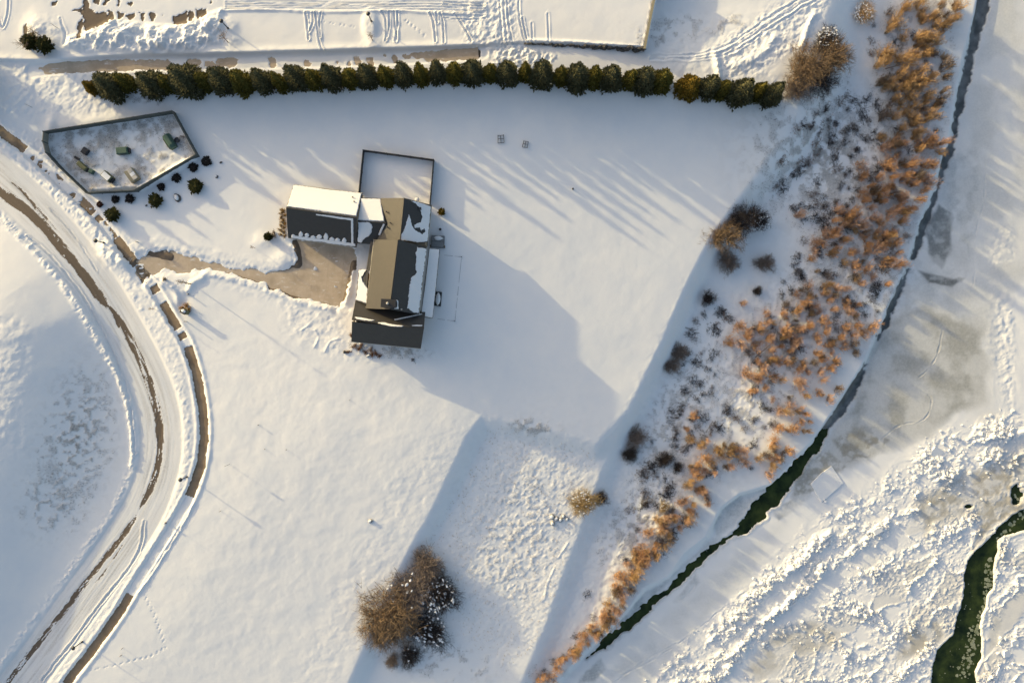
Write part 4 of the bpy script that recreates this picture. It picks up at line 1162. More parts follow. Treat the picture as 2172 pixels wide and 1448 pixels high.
fence('compound_fence', 'grey-green board fence round the polygonal plot with the utility boxes', 'fence',
      [(103, 284), (373, 241), (423, 332), (294, 407), (192, 412), (135, 358), (108, 328), (102, 305)], 2.1, M['fence_green'], M['fence_green'], 2.6, True, 0.14, True, [None, None, None, None, None, None, M['gate_mesh'], M['gate_mesh']])

def box_thing(name, label, cat, u, v, d, rz, mat, parts=(), dz=0.0, group=None, bev=0.06):
    g = G(u, v)
    root = thing(name, label, cat, (g[0], g[1], g[2] + dz), rz, group)
    m = MB(); m.cbox((0, 0, -0.3), (d[0], d[1], d[2] + 0.3), bev); m.build('body', mat, root)
    for (nm, c, dd, mt) in parts:
        m = MB(); m.cbox(c, dd, min(dd) * 0.2); m.build(nm, mt, root)
    return root
sn = M['snow']
# compound equipment
def utility(name, label, u, v, L, Wd, H_, rz, mat, roof_mat=None, ends=None):
    g = G(u, v)
    root = thing(name, label, 'utility box', g, rz, 'utility boxes in the fenced plot')
    m = MB(); m.cbox((0, 0, -0.3), (L, Wd, H_ + 0.3), 0.12); m.build('body', mat, root)
    m = MB(); m.prism([(-L * .42, -Wd * .42), (L * .42, -Wd * .42), (L * .42, Wd * .42), (-L * .42, Wd * .42)], H_, H_ + 0.06); m.build('lid', roof_mat or mat, root)
    if ends:
        m = MB(); m.cbox((L * 0.5 + 0.14, 0, 0.1), (0.25, Wd * 0.7, H_ * 0.7), 0.05); m.build('end_panel', ends, root)
    m = MB(); m.box((0, -Wd * 0.5 - 0.03, H_ * 0.35), (L * 0.5, 0.05, H_ * 0.4)); m.build('hatch', M['dark_metal'], root)
    return root
utility('utility_box', 'dull green box in the middle of the fenced plot', 264, 322, 2.4, 1.4, 1.3, 0.10, M['green_paint'], None, M['char_paint'])
utility('utility_box', 'small square charcoal box at the west side of the fenced plot', 183, 322, 1.3, 1.3, 0.8, -0.6, M['char_paint'])
utility('utility_box', 'long olive box with a dark end beside the western boards', 178, 354, 2.4, 0.95, 1.0, -0.72, M['olive_paint'], None, M['char_paint'])
utility('utility_box', 'little green pedestal at the end of the long olive box', 196.5, 365, 0.95, 0.9, 0.9, -0.5, M['green_paint'])
utility('utility_box', 'olive box with snow on its lid in the southern corner of the fenced plot', 232, 376.5, 2.2, 1.4, 1.5, -0.72, M['olive_paint'], sn, M['char_paint'])
utility('utility_box', 'thin dark low box by the western boards', 164, 336, 1.2, 0.45, 0.35, -0.5, M['char_paint'])
# tan container with snow-lined lid
g = G(284, 374); c = thing('container', 'tan ridged container near the south boards of the fenced plot', 'container', g, -0.95)
m = MB(); m.cbox((0, 0, -0.3), (2.7, 1.9, 1.5), 0.08); m.build('body', M['tan_paint'], c)
for k in range(3):
    m = MB(); m.cbox((-0.85 + k * 0.85, 0.35, 1.2), (0.78, 1.0, 0.14), 0.04); m.build('lid_panel', sn if k == 1 else M['trim'], c)
m = MB(); m.box((-0.2, -0.65, 1.2), (2.4, 0.5, 0.05)); m.build('lid_strip', M['tan_paint'], c)
# green tilted tank with a rounded back, dark round tub
g = G(363, 302); c = thing('tarped_trailer', 'green humped trailer box at the east side of the fenced plot', 'trailer', g, -1.0)
m = MB()
prof = [(-0.8, 0.0), (-0.8, 0.9), (-0.35, 1.35), (0.35, 1.35), (0.8, 0.9), (0.8, 0.0)]
n = len(prof)
m.add([(-1.5, y, z) for y, z in prof] + [(0.9, y, z) for y, z in prof] + [(1.6, y * 0.9, z * 0.72) for y, z in prof], [tuple(range(n))] + [tuple(range(3 * n - 1, 2 * n - 1, -1))] + [(k * n + i, k * n + n + i, k * n + n + (i + 1) % n, k * n + (i + 1) % n) for k in range(2) for i in range(n)])
m.f = [tuple(reversed(f)) for f in m.f]
m.build('hood', M['green_paint'], c)
m = MB(); m.cbox((-0.1, -0.86, 0.2), (2.0, 0.10, 0.8), 0.02); m.build('side_panel', M['olive_paint'], c)
for x in (-0.9, 0.9):
    m = MB(); m.tube((x, -1.0, 0.05), (x, -0.86, 0.05), 0.32, 0.32, 12); m.build('wheel', M['char_paint'], c)
m = MB(); m.tube((-1.5, 0, 0.9), (-1.9, 0, 1.15), 0.06, 0.06, 6); m.build('vent_pipe', M['dark_metal'], c)
g = G(377, 298); c = thing('tub', 'dark oval tub beside the green humped trailer', 'tub', g)
m = MB(); m.lathe((0, 0, -0.2), [(0.45, 0), (0.55, 0.7), (0.5, 0.7), (0.42, 0.45)], 14); m.build('shell', M['dark_metal'], c); m = MB(); m.lathe((0, 0, 0.2), [(0.43, 0), (0.43, 0.06)], 14); m.build('water', M['glass'], c)
tagp = lambda o, l, c_, g_=None: tag(o, l, c_, g_)
g = G(389, 291); m = MB(); m.tube((-0.6, 0.25, 0.1), (0.5, -0.1, 0.25), 0.07, 0.05, 6); m.tube((0.1, 0.02, 0.2), (0.2, -0.35, 0.3), 0.05, 0.03, 6); tagp(m.build('log', M['wood'], None, g), 'dark forked log on the snow beside the eastern boards', 'log')

# hot tub, bench, pots by the veranda
g = G(929, 513); c = thing('hot_tub', 'square grey hot tub with a folding two-part cover beside the house', 'hot tub', g, -0.05)
m = MB(); m.cbox((0, 0, -0.4), (2.7, 2.5, 1.25), 0.12); m.build('shell', M['char_paint'], c)
for y, mt in ((0.63, M['grey_metal']), (-0.63, M['grey_metal'])):
    m = MB(); m.cbox((0, y, 0.86), (2.6, 1.2, 0.12), 0.05); o = m.build('cover', mt, c)
m = MB(); m.blob((0.1, 0.68, 0.98), (1.0, 0.42, 0.09), 4, 12, 4, 0.2); o2 = m.build('snow_cap', sn, c, smooth=True)
for sx in (-1, 1):
    m = MB(); m.box((sx * 1.5, -1.0, -0.4), (0.14, 0.5, 1.0)); m.build('step', M['wood'], c)
g = G(929.5, 634); c = thing('planter', 'long narrow planter heaped with snow along the veranda', 'planter', g, -0.08)
m = MB(); m.cbox((0, 0, -0.3), (1.4, 3.0, 0.85), 0.1); m.build('box', M['char_paint'], c)
m = MB(); m.blob((0, 0, 0.52), (0.56, 1.36, 0.2), 5, 12, 5, 0.08); m.build('snow_cap', sn, c, smooth=True)
for i, (u, v) in enumerate([(973, 545), (962, 681)]):
    pass
g = G(975, 545); c = thing('patio_edging', 'thin dark edging strips outlining the snowed-under patio east of the house', 'edging', g)
cor = [G(942, 541), G(979, 545), G(965, 681), G(922, 675)]
for a, b in zip(cor[:-1], cor[1:]):
    m = MB(); L = math.hypot(b[0] - a[0], b[1] - a[1]); ang = math.atan2(b[1] - a[1], b[0] - a[0])
    n = max(2, int(L / 2.5))
    for k in range(n):
        t = (k + 0.5) / n; x = a[0] + (b[0] - a[0]) * t; y = a[1] + (b[1] - a[1]) * t
        m.box((x - g[0], y - g[1], ground_xy(x, y) - g[2] - 0.2), (L / n, 0.05, 0.225), ang)
    m.build('strip', M['grey_metal'], c)
for p in cor[1:3]:
    m = MB(); m.box((p[0] - g[0], p[1] - g[1], p[2] - g[2] - 0.2), (0.14, 0.14, 0.7)); m.build('corner_post', M['dark_metal'], c)
g = G(885.5, 425); c = thing('kettle_grill', 'round white-rimmed grill with snow on top behind the north wing', 'grill', g)
m = MB(); m.lathe((0, 0, 0.5), [(0.15, 0), (0.45, 0.2), (0.5, 0.4), (0.45, 0.55), (0.2, 0.65)], 14); m.build('bowl', M['char_paint'], c, smooth=True)
m = MB(); m.lathe((0, 0, 1.0), [(0.46, 0), (0.4, 0.14), (0.15, 0.2)], 14); m.build('snow_cap', sn, c, smooth=True)
for t in (0.3, 2.4, 4.5):
    m = MB(); m.tube((0.2 * math.cos(t), 0.2 * math.sin(t), 0.6), (0.4 * math.cos(t), 0.4 * math.sin(t), -0.2), 0.03, 0.03, 6); m.build('leg', M['dark_metal'], c)
g = G(934, 487); m = MB(); m.lathe((0, 0, -0.1), [(0.2, 0), (0.28, 0.5), (0.22, 0.5), (0.2, 0.4)], 12); tagp(m.build('flower_pot', M['char_paint'], None, g), 'small black pot in the snow beside the hot tub', 'pot')

# two half-buried wire frames and a black stub on the lawn
for k, (u, v, rz, lab) in enumerate([(1062, 296, 0.1, 'larger of the two dark metal frames half buried in the shaded lawn, nearer the house'), (1114, 307, -0.15, 'smaller crooked dark metal frame half buried in the shaded lawn, farther from the house')]):
    g = G(u, v); s = 1.0 if k == 0 else 0.82
    c = thing('metal_frame', lab, 'frame', g, rz, 'metal frames on the lawn')
    for a, b in [((-.65, -.8), (-.5, .8)), ((.65, -.8), (.7, .75)), ((-.5, .8), (.7, .75)), ((-.65, -.8), (.65, -.8)), ((-.6, .1), (.68, .05)), ((0, -.8), (.05, .8))]:
        m = MB(); m.tube((a[0] * s, a[1] * s, 0.25), (b[0] * s, b[1] * s, 0.3), 0.055, 0.055, 6); m.build('rail', M['dark_metal'], c)
    for x, y in ((-.62, -.7), (.64, -.7), (-.5, .75), (.68, .72)):
        m = MB(); m.tube((x * s, y * s, -0.4), (x * s, y * s, 0.9 if k == 0 else 0.6), 0.06, 0.05, 6); m.build('leg', M['dark_metal'], c)
g = G(1215, 401); m = MB(); m.lathe((0, 0, -0.2), [(0.16, 0), (0.2, 0.3), (0.17, 0.7), (0.08, 0.78)], 10); tagp(m.build('ground_light', M['char_paint'], None, g), 'tiny black stub standing alone on the shaded lawn', 'stub')

# ------------------------------------------------------------------ street lamps, posts, signs
def lamp(u, v, h, label, group, arm=0.0, ang=0.0):
    g = G(u, v)
    root = thing('street_lamp', label, 'street lamp', g, 0, group)
    m = MB(); m.lathe((0, 0, -0.3), [(0.22, 0), (0.2, 0.7), (0.12, 0.8)], 10); m.build('base', M['dark_metal'], root)
    m = MB(); m.tube((0, 0, 0.4), (0, 0, h - 0.55), 0.12, 0.08, 10); m.build('pole', M['dark_metal'], root)
    m = MB(); m.lathe((0, 0, h - 0.6), [(0.07, 0), (0.16, 0.1), (0.28, 0.3), (0.3, 0.48)], 12); m.build('lantern', M['trim'], root)
    m = MB(); m.lathe((0, 0, h - 0.12), [(0.44, 0), (0.42, 0.08), (0.2, 0.24), (0.05, 0.3)], 14); m.build('hood', M['dark_metal'], root)
    return root
grp = 'post-top lamps along the road'
lamp(221, 515, 3.5, 'dark post-top lamp on the ploughed heap near the driveway mouth', grp)
lamp(397, 1011, 3.5, 'dark post-top lamp beside the bare end of the pavement on the road bend', grp)
lamp(175, 1360, 3.6, 'dark post-top lamp at the bottom stretch of the road beside the cleared pavement', grp)
grp2 = 'post-top lamps of the car park'
lamp(484, 61, 4.0, 'dark lamp on the car park island right of the ploughed heap', grp2)
lamp(788, 46, 4.0, 'dark lamp on the rounded snow island of the car park', grp2)
lamp(46, 872 - 0, 0.01, 'x', grp2) if False else None

def post(name, u, v, h, label, cat, mat, r=0.06, head=None, group=None):
    g = G(u, v); root = thing(name, label, cat, g, 0, group)
    m = MB(); m.tube((0, 0, -0.3), (0, 0, h), r, r * 0.8, 8); m.build('post', mat, root)
    if head:
        m = MB(); m.box((0, 0, h - head[2]), head, 0.4); m.build('head', M['dark_metal'], root)
    else:
        m = MB(); m.lathe((0, 0, h), [(r * 1.3, 0), (r * 1.3, 0.05), (r * 0.3, 0.1)], 8); m.build('cap', M['trim'], root)
    return root
post('marker_post', 258, 1388, 0.9, 'lower of two thin stakes standing in open snow right of the bottom lamp', 'stake', M['wood'], 0.07)
post('marker_post', 261, 1373, 0.9, 'upper of two thin stakes standing in open snow right of the bottom lamp', 'stake', M['wood'], 0.05)
post('marker_post', 549, 901, 0.7, 'stake with a wider top standing alone in the lower lawn below the house', 'stake', M['grey_metal'], 0.07, (0.2, 0.06, 0.3))
post('marker_post', 742, 848, 0.6, 'thin stake on the lawn below the south wing', 'stake', M['wood'], 0.05)
post('marker_post', 562, 952, 0.5, 'short left one of a pair of thin stakes low on the lawn', 'stake', M['wood'], 0.05)
post('marker_post', 608, 953, 0.6, 'right one of a pair of thin stakes low on the lawn', 'stake', M['wood'], 0.05)
post('marker_post', 468, 1083, 0.9, 'thin stake on the lawn right of the bend lamp', 'stake', M['wood'], 0.05)
post('signpost', 487, 984, 2.6, 'thin metal signpost on the lawn right of the road bend', 'signpost', M['grey_metal'], 0.05, (0.5, 0.05, 0.5))
post('marker_post', 68, 228, 2.4, 'thin pole standing in the snow left of the fenced plot', 'pole', M['grey_metal'], 0.05)
post('bollard', 293, 514, 1.0, 'white-topped short bollard by the upper side of the driveway', 'bollard', M['trim'], 0.12)
post('bollard', 400, 624, 0.7, 'stubby white and black bollard near the curved snow bank', 'bollard', M['char_paint'], 0.14)
post('bollard', 396, 682, 1.3, 'pale slim bollard just below the grass tufts by the pavement', 'bollard', M['trim'], 0.11)
post('marker_post', 122, 60, 2.4, 'thin dark pole on the car park island left of the heap', 'pole', M['dark_metal'], 0.05)
# hydrant
g = G(352, 1108); c = thing('fire_hydrant', 'small reddish hydrant with snow on top between road and pavement', 'hydrant', g)
m = MB(); m.lathe((0, 0, -0.2), [(0.16, 0), (0.16, 0.7), (0.2, 0.72), (0.17, 0.9), (0.05, 1.0)], 12); m.build('barrel', M['leaf_red'], c, smooth=True)
for t in (0, math.pi):
    m = MB(); m.tube((0.1 * math.cos(t), 0, 0.5), (0.28 * math.cos(t), 0, 0.5), 0.08, 0.08, 8); m.build('outlet', M['leaf_red'], c)
m = MB(); m.lathe((0, 0, 0.74), [(0.2, 0), (0.16, 0.12), (0.04, 0.18)], 10); m.build('snow_cap', sn, c, smooth=True)
m = MB(); m.tube((0.2, 0.1, 0), (0.2, 0.1, 1.9), 0.03, 0.02, 6); m.build('marker_rod', M['grey_metal'], c)
# snow-capped pillar by the pavement
g = G(397, 661); c = thing('mailbox_pillar', 'dark squat pillar box with a snow cap among orange grass tufts by the pavement', 'pillar', g, -0.45)
m = MB(); m.cbox((0, 0, -0.3), (1.15, 0.9, 2.2), 0.04); m.build('body', M['olive_paint'], c)
m = MB(); m.cbox((0, 0, 1.9), (1.3, 1.05, 0.12), 0.04); m.build('top', M['char_paint'], c)
m = MB(); m.blob((0, 0.1, 2.02), (0.55, 0.35, 0.14), 8, 10, 4, 0.1); m.build('snow_cap', sn, c, smooth=True)
m = MB(); m.box((0.2, -0.47, 0.9), (0.5, 0.05, 0.4)); m.build('door', M['dark_metal'], c)

# ------------------------------------------------------------------ retaining wall of the car park
g = G(1372, 104)
rw = thing('retaining_wall', 'retaining wall with rubble stones along the snowy car park terrace', 'wall', g)
pts = [(1420, -60), (1387, 0), (1376.5, 52), (1366.5, 105)]
gp = []
for u, v in pts:
    p = P(u, v, 0.6); gp.append(p)
for a, b in zip(gp[:-1], gp[1:]):
    L = math.hypot(b[0] - a[0], b[1] - a[1]); ang = math.atan2(b[1] - a[1], b[0] - a[0])
    m = MB(); m.box(((a[0] + b[0]) / 2 - g[0], (a[1] + b[1]) / 2 - g[1], -4.0 - g[2]), (L + 0.02, 0.35, 4.95), ang); m.build('wall_section', M['rock_pale'], rw)
    m = MB(); m.box(((a[0] + b[0]) / 2 - g[0], (a[1] + b[1]) / 2 - g[1], 0.953 - g[2]), (L + 0.02, 0.5, 0.10), ang); m.build('coping', M['tan_paint'], rw)
rg = random.Random(5)
for k in range(62):
    t = k / 61
    u = 1115 + t * 250; v = 92 + t * 12 + rg.uniform(-1, 5) * (0.4 + t * 0.9)
    p = G(u, v); s = rg.uniform(0.25, 0.6) * (0.55 + 0.7 * t)
    m = MB(); m.blob((p[0] - g[0], p[1] - g[1], p[2] - g[2] + 0.1), (s * 1.2, s * 0.7, s * 0.75), k, 7, 4, 0.35)
    m.build('stone', M['rock'], rw)

# ------------------------------------------------------------------ plants
def crown_mesh(name, R, h, seed, n=1000, base=0.03, power=0.72, size=0.42, dome=False):
    rg = random.Random(seed)
    m = MB()
    lob = [rg.uniform(0, 6.28) for _ in range(4)]
    def prof(f):
        if dome: return math.sqrt(max(0, 1 - (f * 1.0) ** 2)) * (0.75 + 0.25 * min(1, f / 0.25))
        return (1 - f ** 1.15) ** (power + 0.18) * (0.85 + 0.15 * min(1, f / 0.18)) + 0.02
    def rad(f, a):
        return R * prof(f) * (1 + 0.10 * math.sin(3 * a + lob[0] + 5 * f) + 0.08 * math.sin(5 * a + lob[1] - 9 * f) + 0.06 * math.sin(9 * a + lob[2] + 17 * f))
    # dark inner body so that the crown is not see-through
    ns, nr = 10, 6
    vs_ = []
    for i in range(nr + 1):
        f = 0.04 + 0.88 * i / nr
        for k in range(ns):
            a = 2 * math.pi * k / ns
            r = rad(f, a) * 0.62
            vs_.append((r * math.cos(a), r * math.sin(a), base * h + f * h * (1 - base)))
    m.add(vs_, [(i * ns + k, i * ns + (k + 1) % ns, (i + 1) * ns + (k + 1) % ns, (i + 1) * ns + k) for i in range(nr) for k in range(ns)])
    for q in range(n):
        f = 1 - math.sqrt(rg.random()) if not dome else rg.random() ** 0.8
        f = min(0.97, max(0.0, f + rg.uniform(-0.03, 0.03)))
        # whorls: sprays gather on tiers
        if not dome: f = 0.65 * f + 0.35 * (round(f * 11) / 11)
        a = rg.uniform(0, 6.283)
        r = rad(f, a) * (rg.uniform(0.62, 1.04) if rg.random() < 0.75 else rg.uniform(1.0, 1.2))
        p = Vector((r * math.cos(a), r * math.sin(a), base * h + f * h * (1 - base)))
        out = Vector((math.cos(a + rg.uniform(-.6, .6)), math.sin(a + rg.uniform(-.6, .6)), rg.uniform(-0.15, 0.85))).normalized()
        side = out.cross(Vector((rg.uniform(-.5, .5), rg.uniform(-.5, .5), 1))).normalized()
        L = size * rg.uniform(0.7, 1.5) * (0.6 + 0.6 * (1 - f)); wd_ = L * rg.uniform(0.22, 0.42)
        up = side.cross(out) * L * 0.12
        m.add([p - out * L * 0.4, p + side * wd_ + up, p + out * L * 0.7, p - side * wd_ + up], [(0, 1, 2, 3)])
    return m.mesh(name)

def trunk_mesh(name, h, r, seed=0):
    m = MB(); m.tube((0, 0, -0.4), (0, 0, h * 0.5), r, r * 0.6, 7); m.tube((0, 0, h * 0.5), (0, 0, h * 0.92), r * 0.6, r * 0.12, 7)
    return m.mesh(name)

def twig_mesh(name, R, h, seed, n=170, w_=0.045, spread=1.0, lean=(0, 0), curl=0.25, forks=2, low=0.0):
    """bare or dry-leaved shrub: stems fanning out of the foot, each forking into twigs"""
    rg = random.Random(seed)
    m = MB()
    def blade(a, b, wa, wb):
        d = (b - a)
        s = d.cross(Vector((rg.uniform(-1, 1), rg.uniform(-1, 1), rg.uniform(-1, 1)))).normalized()
        m.add([a - s * wa, a + s * wa, b + s * wb, b - s * wb], [(0, 1, 2, 3)])
    nb = max(6, n // (1 + 2 * forks))
    ph = [rg.uniform(0, 6.283) for _ in range(4)]
    cen = [(rg.uniform(-.45, .45) * R, rg.uniform(-.45, .45) * R, rg.uniform(.65, 1.05)) for _ in range(4)]
    for k in range(nb):
        a = rg.uniform(0, 6.283)
        rr = math.sqrt(rg.random()) * spread * (0.82 + 0.26 * math.sin(2 * a + ph[0]) + 0.20 * math.sin(3 * a + ph[1]) + 0.14 * math.sin(7 * a + ph[2])) * rg.uniform(0.75, 1.15)
        cx, cy, ch_ = cen[k % 4]
        foot = Vector((cx + math.cos(a) * rr * R * 0.15, cy + math.sin(a) * rr * R * 0.15, -0.15))
        tip = Vector((cx + math.cos(a) * rr * R * 0.8 + lean[0], cy + math.sin(a) * rr * R * 0.8 + lean[1], ch_ * h * rg.uniform(0.45, 1.0) * (1 - 0.35 * min(1, rr * rr)) + low))
        mid = foot.lerp(tip, 0.5) + Vector((rg.uniform(-1, 1), rg.uniform(-1, 1), rg.uniform(0, .6))) * R * curl * 0.5
        blade(foot, mid, w_ * 1.2, w_); blade(mid, tip, w_, w_ * 0.35)
        for j in range(forks):
            t = rg.uniform(0.3, 0.95)
            p = mid.lerp(tip, t)
            q = p + Vector((math.cos(a) * .5 + rg.uniform(-1, 1), math.sin(a) * .5 + rg.uniform(-1, 1), rg.uniform(0.1, 1.1))).normalized() * h * rg.uniform(0.16, 0.36)
            blade(p, q, w_ * 0.8, w_ * 0.3)
            q2 = p.lerp(q, 0.5) + Vector((rg.uniform(-1, 1), rg.uniform(-1, 1), rg.uniform(0, 1))).normalized() * h * 0.16
            blade(p.lerp(q, 0.5), q2, w_ * 0.6, w_ * 0.25)
    return m.mesh(name)

def stems_mesh(name, R, h, seed, n=9, r=0.05):
    rg = random.Random(seed); m = MB()
    for k in range(n):
        a = rg.uniform(0, 6.283); q = rg.uniform(0.1, 0.5) * R
        m.tube((0.12 * math.cos(a) * R * 0.5, 0.12 * math.sin(a) * R * 0.5, -0.3), (q * math.cos(a), q * math.sin(a), h * rg.uniform(0.35, 0.6)), r, r * 0.5, 5, False)
    return m.mesh(name)

def plant(name, label, cat, loc, parts, rz=0.0, scale=(1, 1, 1), group=None, mats=None):
    root = thing(name, label, cat, loc, rz, group)
    root.scale = scale
    for (pn, me, mat) in parts:
        o = bpy.data.objects.new(pn, me); col.objects.link(o); o.parent = root
        if not me.materials: me.materials.append(mat)
        if me.materials[0] != mat:
            o.material_slots[0].link = 'OBJECT'; o.material_slots[0].material = mat
    return root

ORD = ['first', 'second', 'third', 'fourth', 'fifth', 'sixth', 'seventh', 'eighth', 'ninth', 'tenth', 'eleventh', 'twelfth', 'thirteenth', 'fourteenth', 'fifteenth', 'sixteenth', 'seventeenth', 'eighteenth', 'nineteenth',
       'twentieth', 'twenty-first', 'twenty-second', 'twenty-third', 'twenty-fourth', 'twenty-fifth', 'twenty-sixth', 'twenty-seventh', 'twenty-eighth', 'twenty-ninth', 'thirtieth', 'thirty-first', 'thirty-second', 'thirty-third', 'thirty-fourth', 'thirty-fifth', 'thirty-sixth']
BL = [crown_mesh('blue_crown_%d' % k, 1.0 * 2.75, 10.0, 40 + k, 2000, 0.02, 0.60, 0.46) for k in range(5)]
YL = [crown_mesh('green_crown_%d' % k, 1.0 * 2.15, 8.6, 60 + k, 1600, 0.02, 0.66, 0.42) for k in range(4)]
TRK = trunk_mesh('hedge_trunk', 8.5, 0.22)
HEDGE = [(190, 183, 15, 'o'), (227, 179, 30, 'b'), (262, 173, 20, 'y'), (316, 175, 29, 'b'), (353, 174, 18, 'y'), (388, 166, 37, 'b'), (428, 171, 20, 'y'), (467, 167, 26, 'b'), (510, 170, 23, 'y'), (553, 168, 25, 'b'), (591, 172, 16, 'y'),
         (623, 161, 25, 'b'), (664, 166, 19, 'y'), (700, 161, 23, 'b'), (742, 163, 19, 'y'), (777, 158, 23, 'b'), (816, 158, 21, 'y'), (855, 155, 22, 'b'), (892, 155, 19, 'y'), (927, 150, 20, 'b'), (964, 152, 21, 'y'), (1001, 150, 25, 'b'),
         (1040, 152, 17, 'y'), (1075, 152, 26, 'b'), (1114, 151, 16, 'y'), (1150, 154, 27, 'b'), (1190, 159, 17, 'y'), (1226, 160, 28, 'b'), (1261, 161, 19, 'y'), (1297, 162, 25, 'b'), (1338, 166, 19, 'y'), (1367, 167, 29, 'b'), (1406, 168, 23, 'y'),
         (1463, 181, 25, 'o'), (1507, 181, 23, 'b'), (1535, 188, 18, 'y'), (1575, 192, 27, 'b'), (1610, 192, 17, 'y'), (1641, 197, 24, 'b')]
rg = random.Random(3)
for i, (u, v, r, kd) in enumerate(HEDGE):
    big = kd == 'b'
    h = (5.9 + 0.175 * r) * rg.uniform(0.85, 1.2)
    if kd == 'o': h = 6.5 if r < 20 else 8.5
    if u < 450: h *= 0.80
    me = rg.choice(BL if big else YL)
    R0, h0 = (2.75, 10.0) if big else (2.15, 8.6)
    zg = ground(u, v + 12)
    p = P(u, v, zg + 0.40 * h)
    loc = (p[0], p[1], ground_xy(p[0], p[1]) - 0.1)
    sx = r * 0.1 * rg.uniform(0.88, 1.0) / R0
    if i < 33:
        look = {'b': 'broad grey-green', 'y': 'slim yellow-green', 'o': 'small rusty'}[kd]
        lab = '%s evergreen, %s from the west end of the long hedge row' % (look, ORD[i])
    else:
        look = {'b': 'broad dark green', 'y': 'slim green', 'o': 'golden'}[kd]
        lab = '%s evergreen, %s from the gap in the short eastern hedge row' % (look, ORD[i - 33])
    mat = M['fir_blue'] if big else (M['fir_gold'] if kd == 'o' else M['fir_green'])
    plant('hedge_tree', lab, 'tree', loc, [('trunk', TRK, M['bark']), ('crown', me, mat)], rg.uniform(0, 6.28), (sx, sx, h / h0), 'evergreens of the hedge row')
# trees of the same row standing just outside the western edge; their shadows cross the plot
for i, (u, v, h, r) in enumerate([(-62, 122, 13, 20), (-48, 168, 13, 17), (-60, 205, 12.5, 20), (-72, 252, 12, 18), (-140, 90, 13, 22)]):
    p = G(u, v)
    plant('hedge_tree', 'evergreen standing beyond the left edge, %s from the top' % ORD[i], 'tree', (p[0], p[1], p[2] - 0.1), [('trunk', TRK, M['bark']), ('crown', BL[i], M['fir_blue'])], i, (r * .1 / 2.75, r * .1 / 2.75, h / 10), 'evergreens beyond the left edge')
# shade trees outside the top-left corner (bare)
# ---- garden evergreens and low dark shrubs round the compound
SD = [crown_mesh('dome_crown_%d' % k, 1.0, 1.3, 80 + k, 420, 0.02, 0.8, 0.42, True) for k in range(3)]
DK = [crown_mesh('low_crown_%d' % k, 0.8, 0.8, 90 + k, 260, 0.02, 0.8, 0.34, True) for k in range(3)]
ST = stems_mesh('shrub_stems', 0.8, 1.0, 3)
for k, (u, v, r, lab) in enumerate([(241, 457, 13, 'round dark green bush nearest the pavement, below the fenced plot'), (332, 426, 12.5, 'round dark green bush between the boulder and the fenced plot'), (417, 396, 13, 'round dark green bush right of the boulder')]):
    p = G(u, v); plant('round_bush', lab, 'bush', p, [('stems', ST, M['bark']), ('foliage', SD[k], M['fir_small'])], k * 1.3, (r * .1, r * .1, 1.2), 'round evergreen bushes below the fenced plot')
for k, (u, v, r, lab) in enumerate([(439, 343, 9, 'dark low shrub farthest right of the fenced plot'), (411, 356, 8.5, 'dark low shrub just outside the eastern corner of the fenced plot'), (376, 378, 8, 'dark low shrub midway along the lower right boards'), (343, 397, 7, 'dark low shrub above the boulder'),
                                   (277, 422, 8.5, 'dark low shrub directly under the lower boards, right of two'), (246, 424, 7, 'dark low shrub directly under the lower boards, left of two')]):
    p = G(u, v); plant('low_shrub', lab, 'shrub', p, [('stems', ST, M['bark']), ('foliage', DK[k % 3], M['leaf_dark'])], k * 1.1, (r * .125, r * .125, 1.0), 'dark low shrubs round the fenced plot')
p = G(213, 434); plant('low_shrub', 'reddish low shrub at the pavement side of the fenced plot', 'shrub', p, [('stems', ST, M['bark']), ('foliage', DK[0], M['leaf_red'])], 0.4, (0.7, 0.7, 0.8))
p = G(937, 450); plant('round_bush', 'small golden-green bush beside the north wing', 'bush', p, [('stems', ST, M['bark']), ('foliage', SD[1], M['fir_gold'])], 0.4, (0.65, 0.65, 0.9))
for k, (u, v, r, lab) in enumerate([(70, 93, 15, 'left of two clipped evergreens on the car park island'), (101, 100, 15, 'right of two clipped evergreens on the car park island, dusted with snow')]):
    p = G(u, v); plant('round_bush', lab, 'bush', p, [('stems', ST, M['bark']), ('foliage', SD[k], M['fir_small'])], k, (r * .1, r * .1, 1.9), 'clipped evergreens on the car park island')
p = G(571, 503); plant('round_bush', 'small dark conifer left of the garage', 'bush', p, [('stems', ST, M['bark']), ('foliage', SD[2], M['fir_small'])], 0, (0.75, 0.75, 1.6))
# ---- boulders
def boulder(label, u, v, r, cap=True, mat='rock', seed=1, cat='boulder', group=None):
    p = G(u, v); c = thing('boulder', label, cat, p, 0.5, group)
    m = MB(); m.blob((0, 0, 0.1), r, seed, 11, 7, 0.16); m.build('stone', M[mat], c)
    if cap:
        m = MB(); m.blob((-0.08 * r[0], 0.05, 0.1 + r[2] * 0.72), (r[0] * 0.72, r[1] * 0.72, r[2] * 0.36), seed + 9, 11, 6, 0.08); m.build('snow_cap', sn, c, smooth=True)
boulder('grey boulder with a snow cap in a hollow below the fenced plot', 377, 420, (0.65, 0.95, 0.6), True, 'rock', 2)
boulder('small snow-topped stone right of the dark shrubs', 460, 375, (0.35, 0.3, 0.3), True, 'rock', 3)
boulder('tiny dark stone at the far right of the dark shrubs', 469, 345, (0.3, 0.2, 0.2), False, 'rock', 4)
boulder('small pale stone left of the round bush under the lower boards', 311, 436, (0.25, 0.18, 0.2), False, 'rock', 5)
boulder('small snow-capped stone alone in the lower lawn', 786, 1104, (0.55, 0.4, 0.35), True, 'rock_pale', 6)
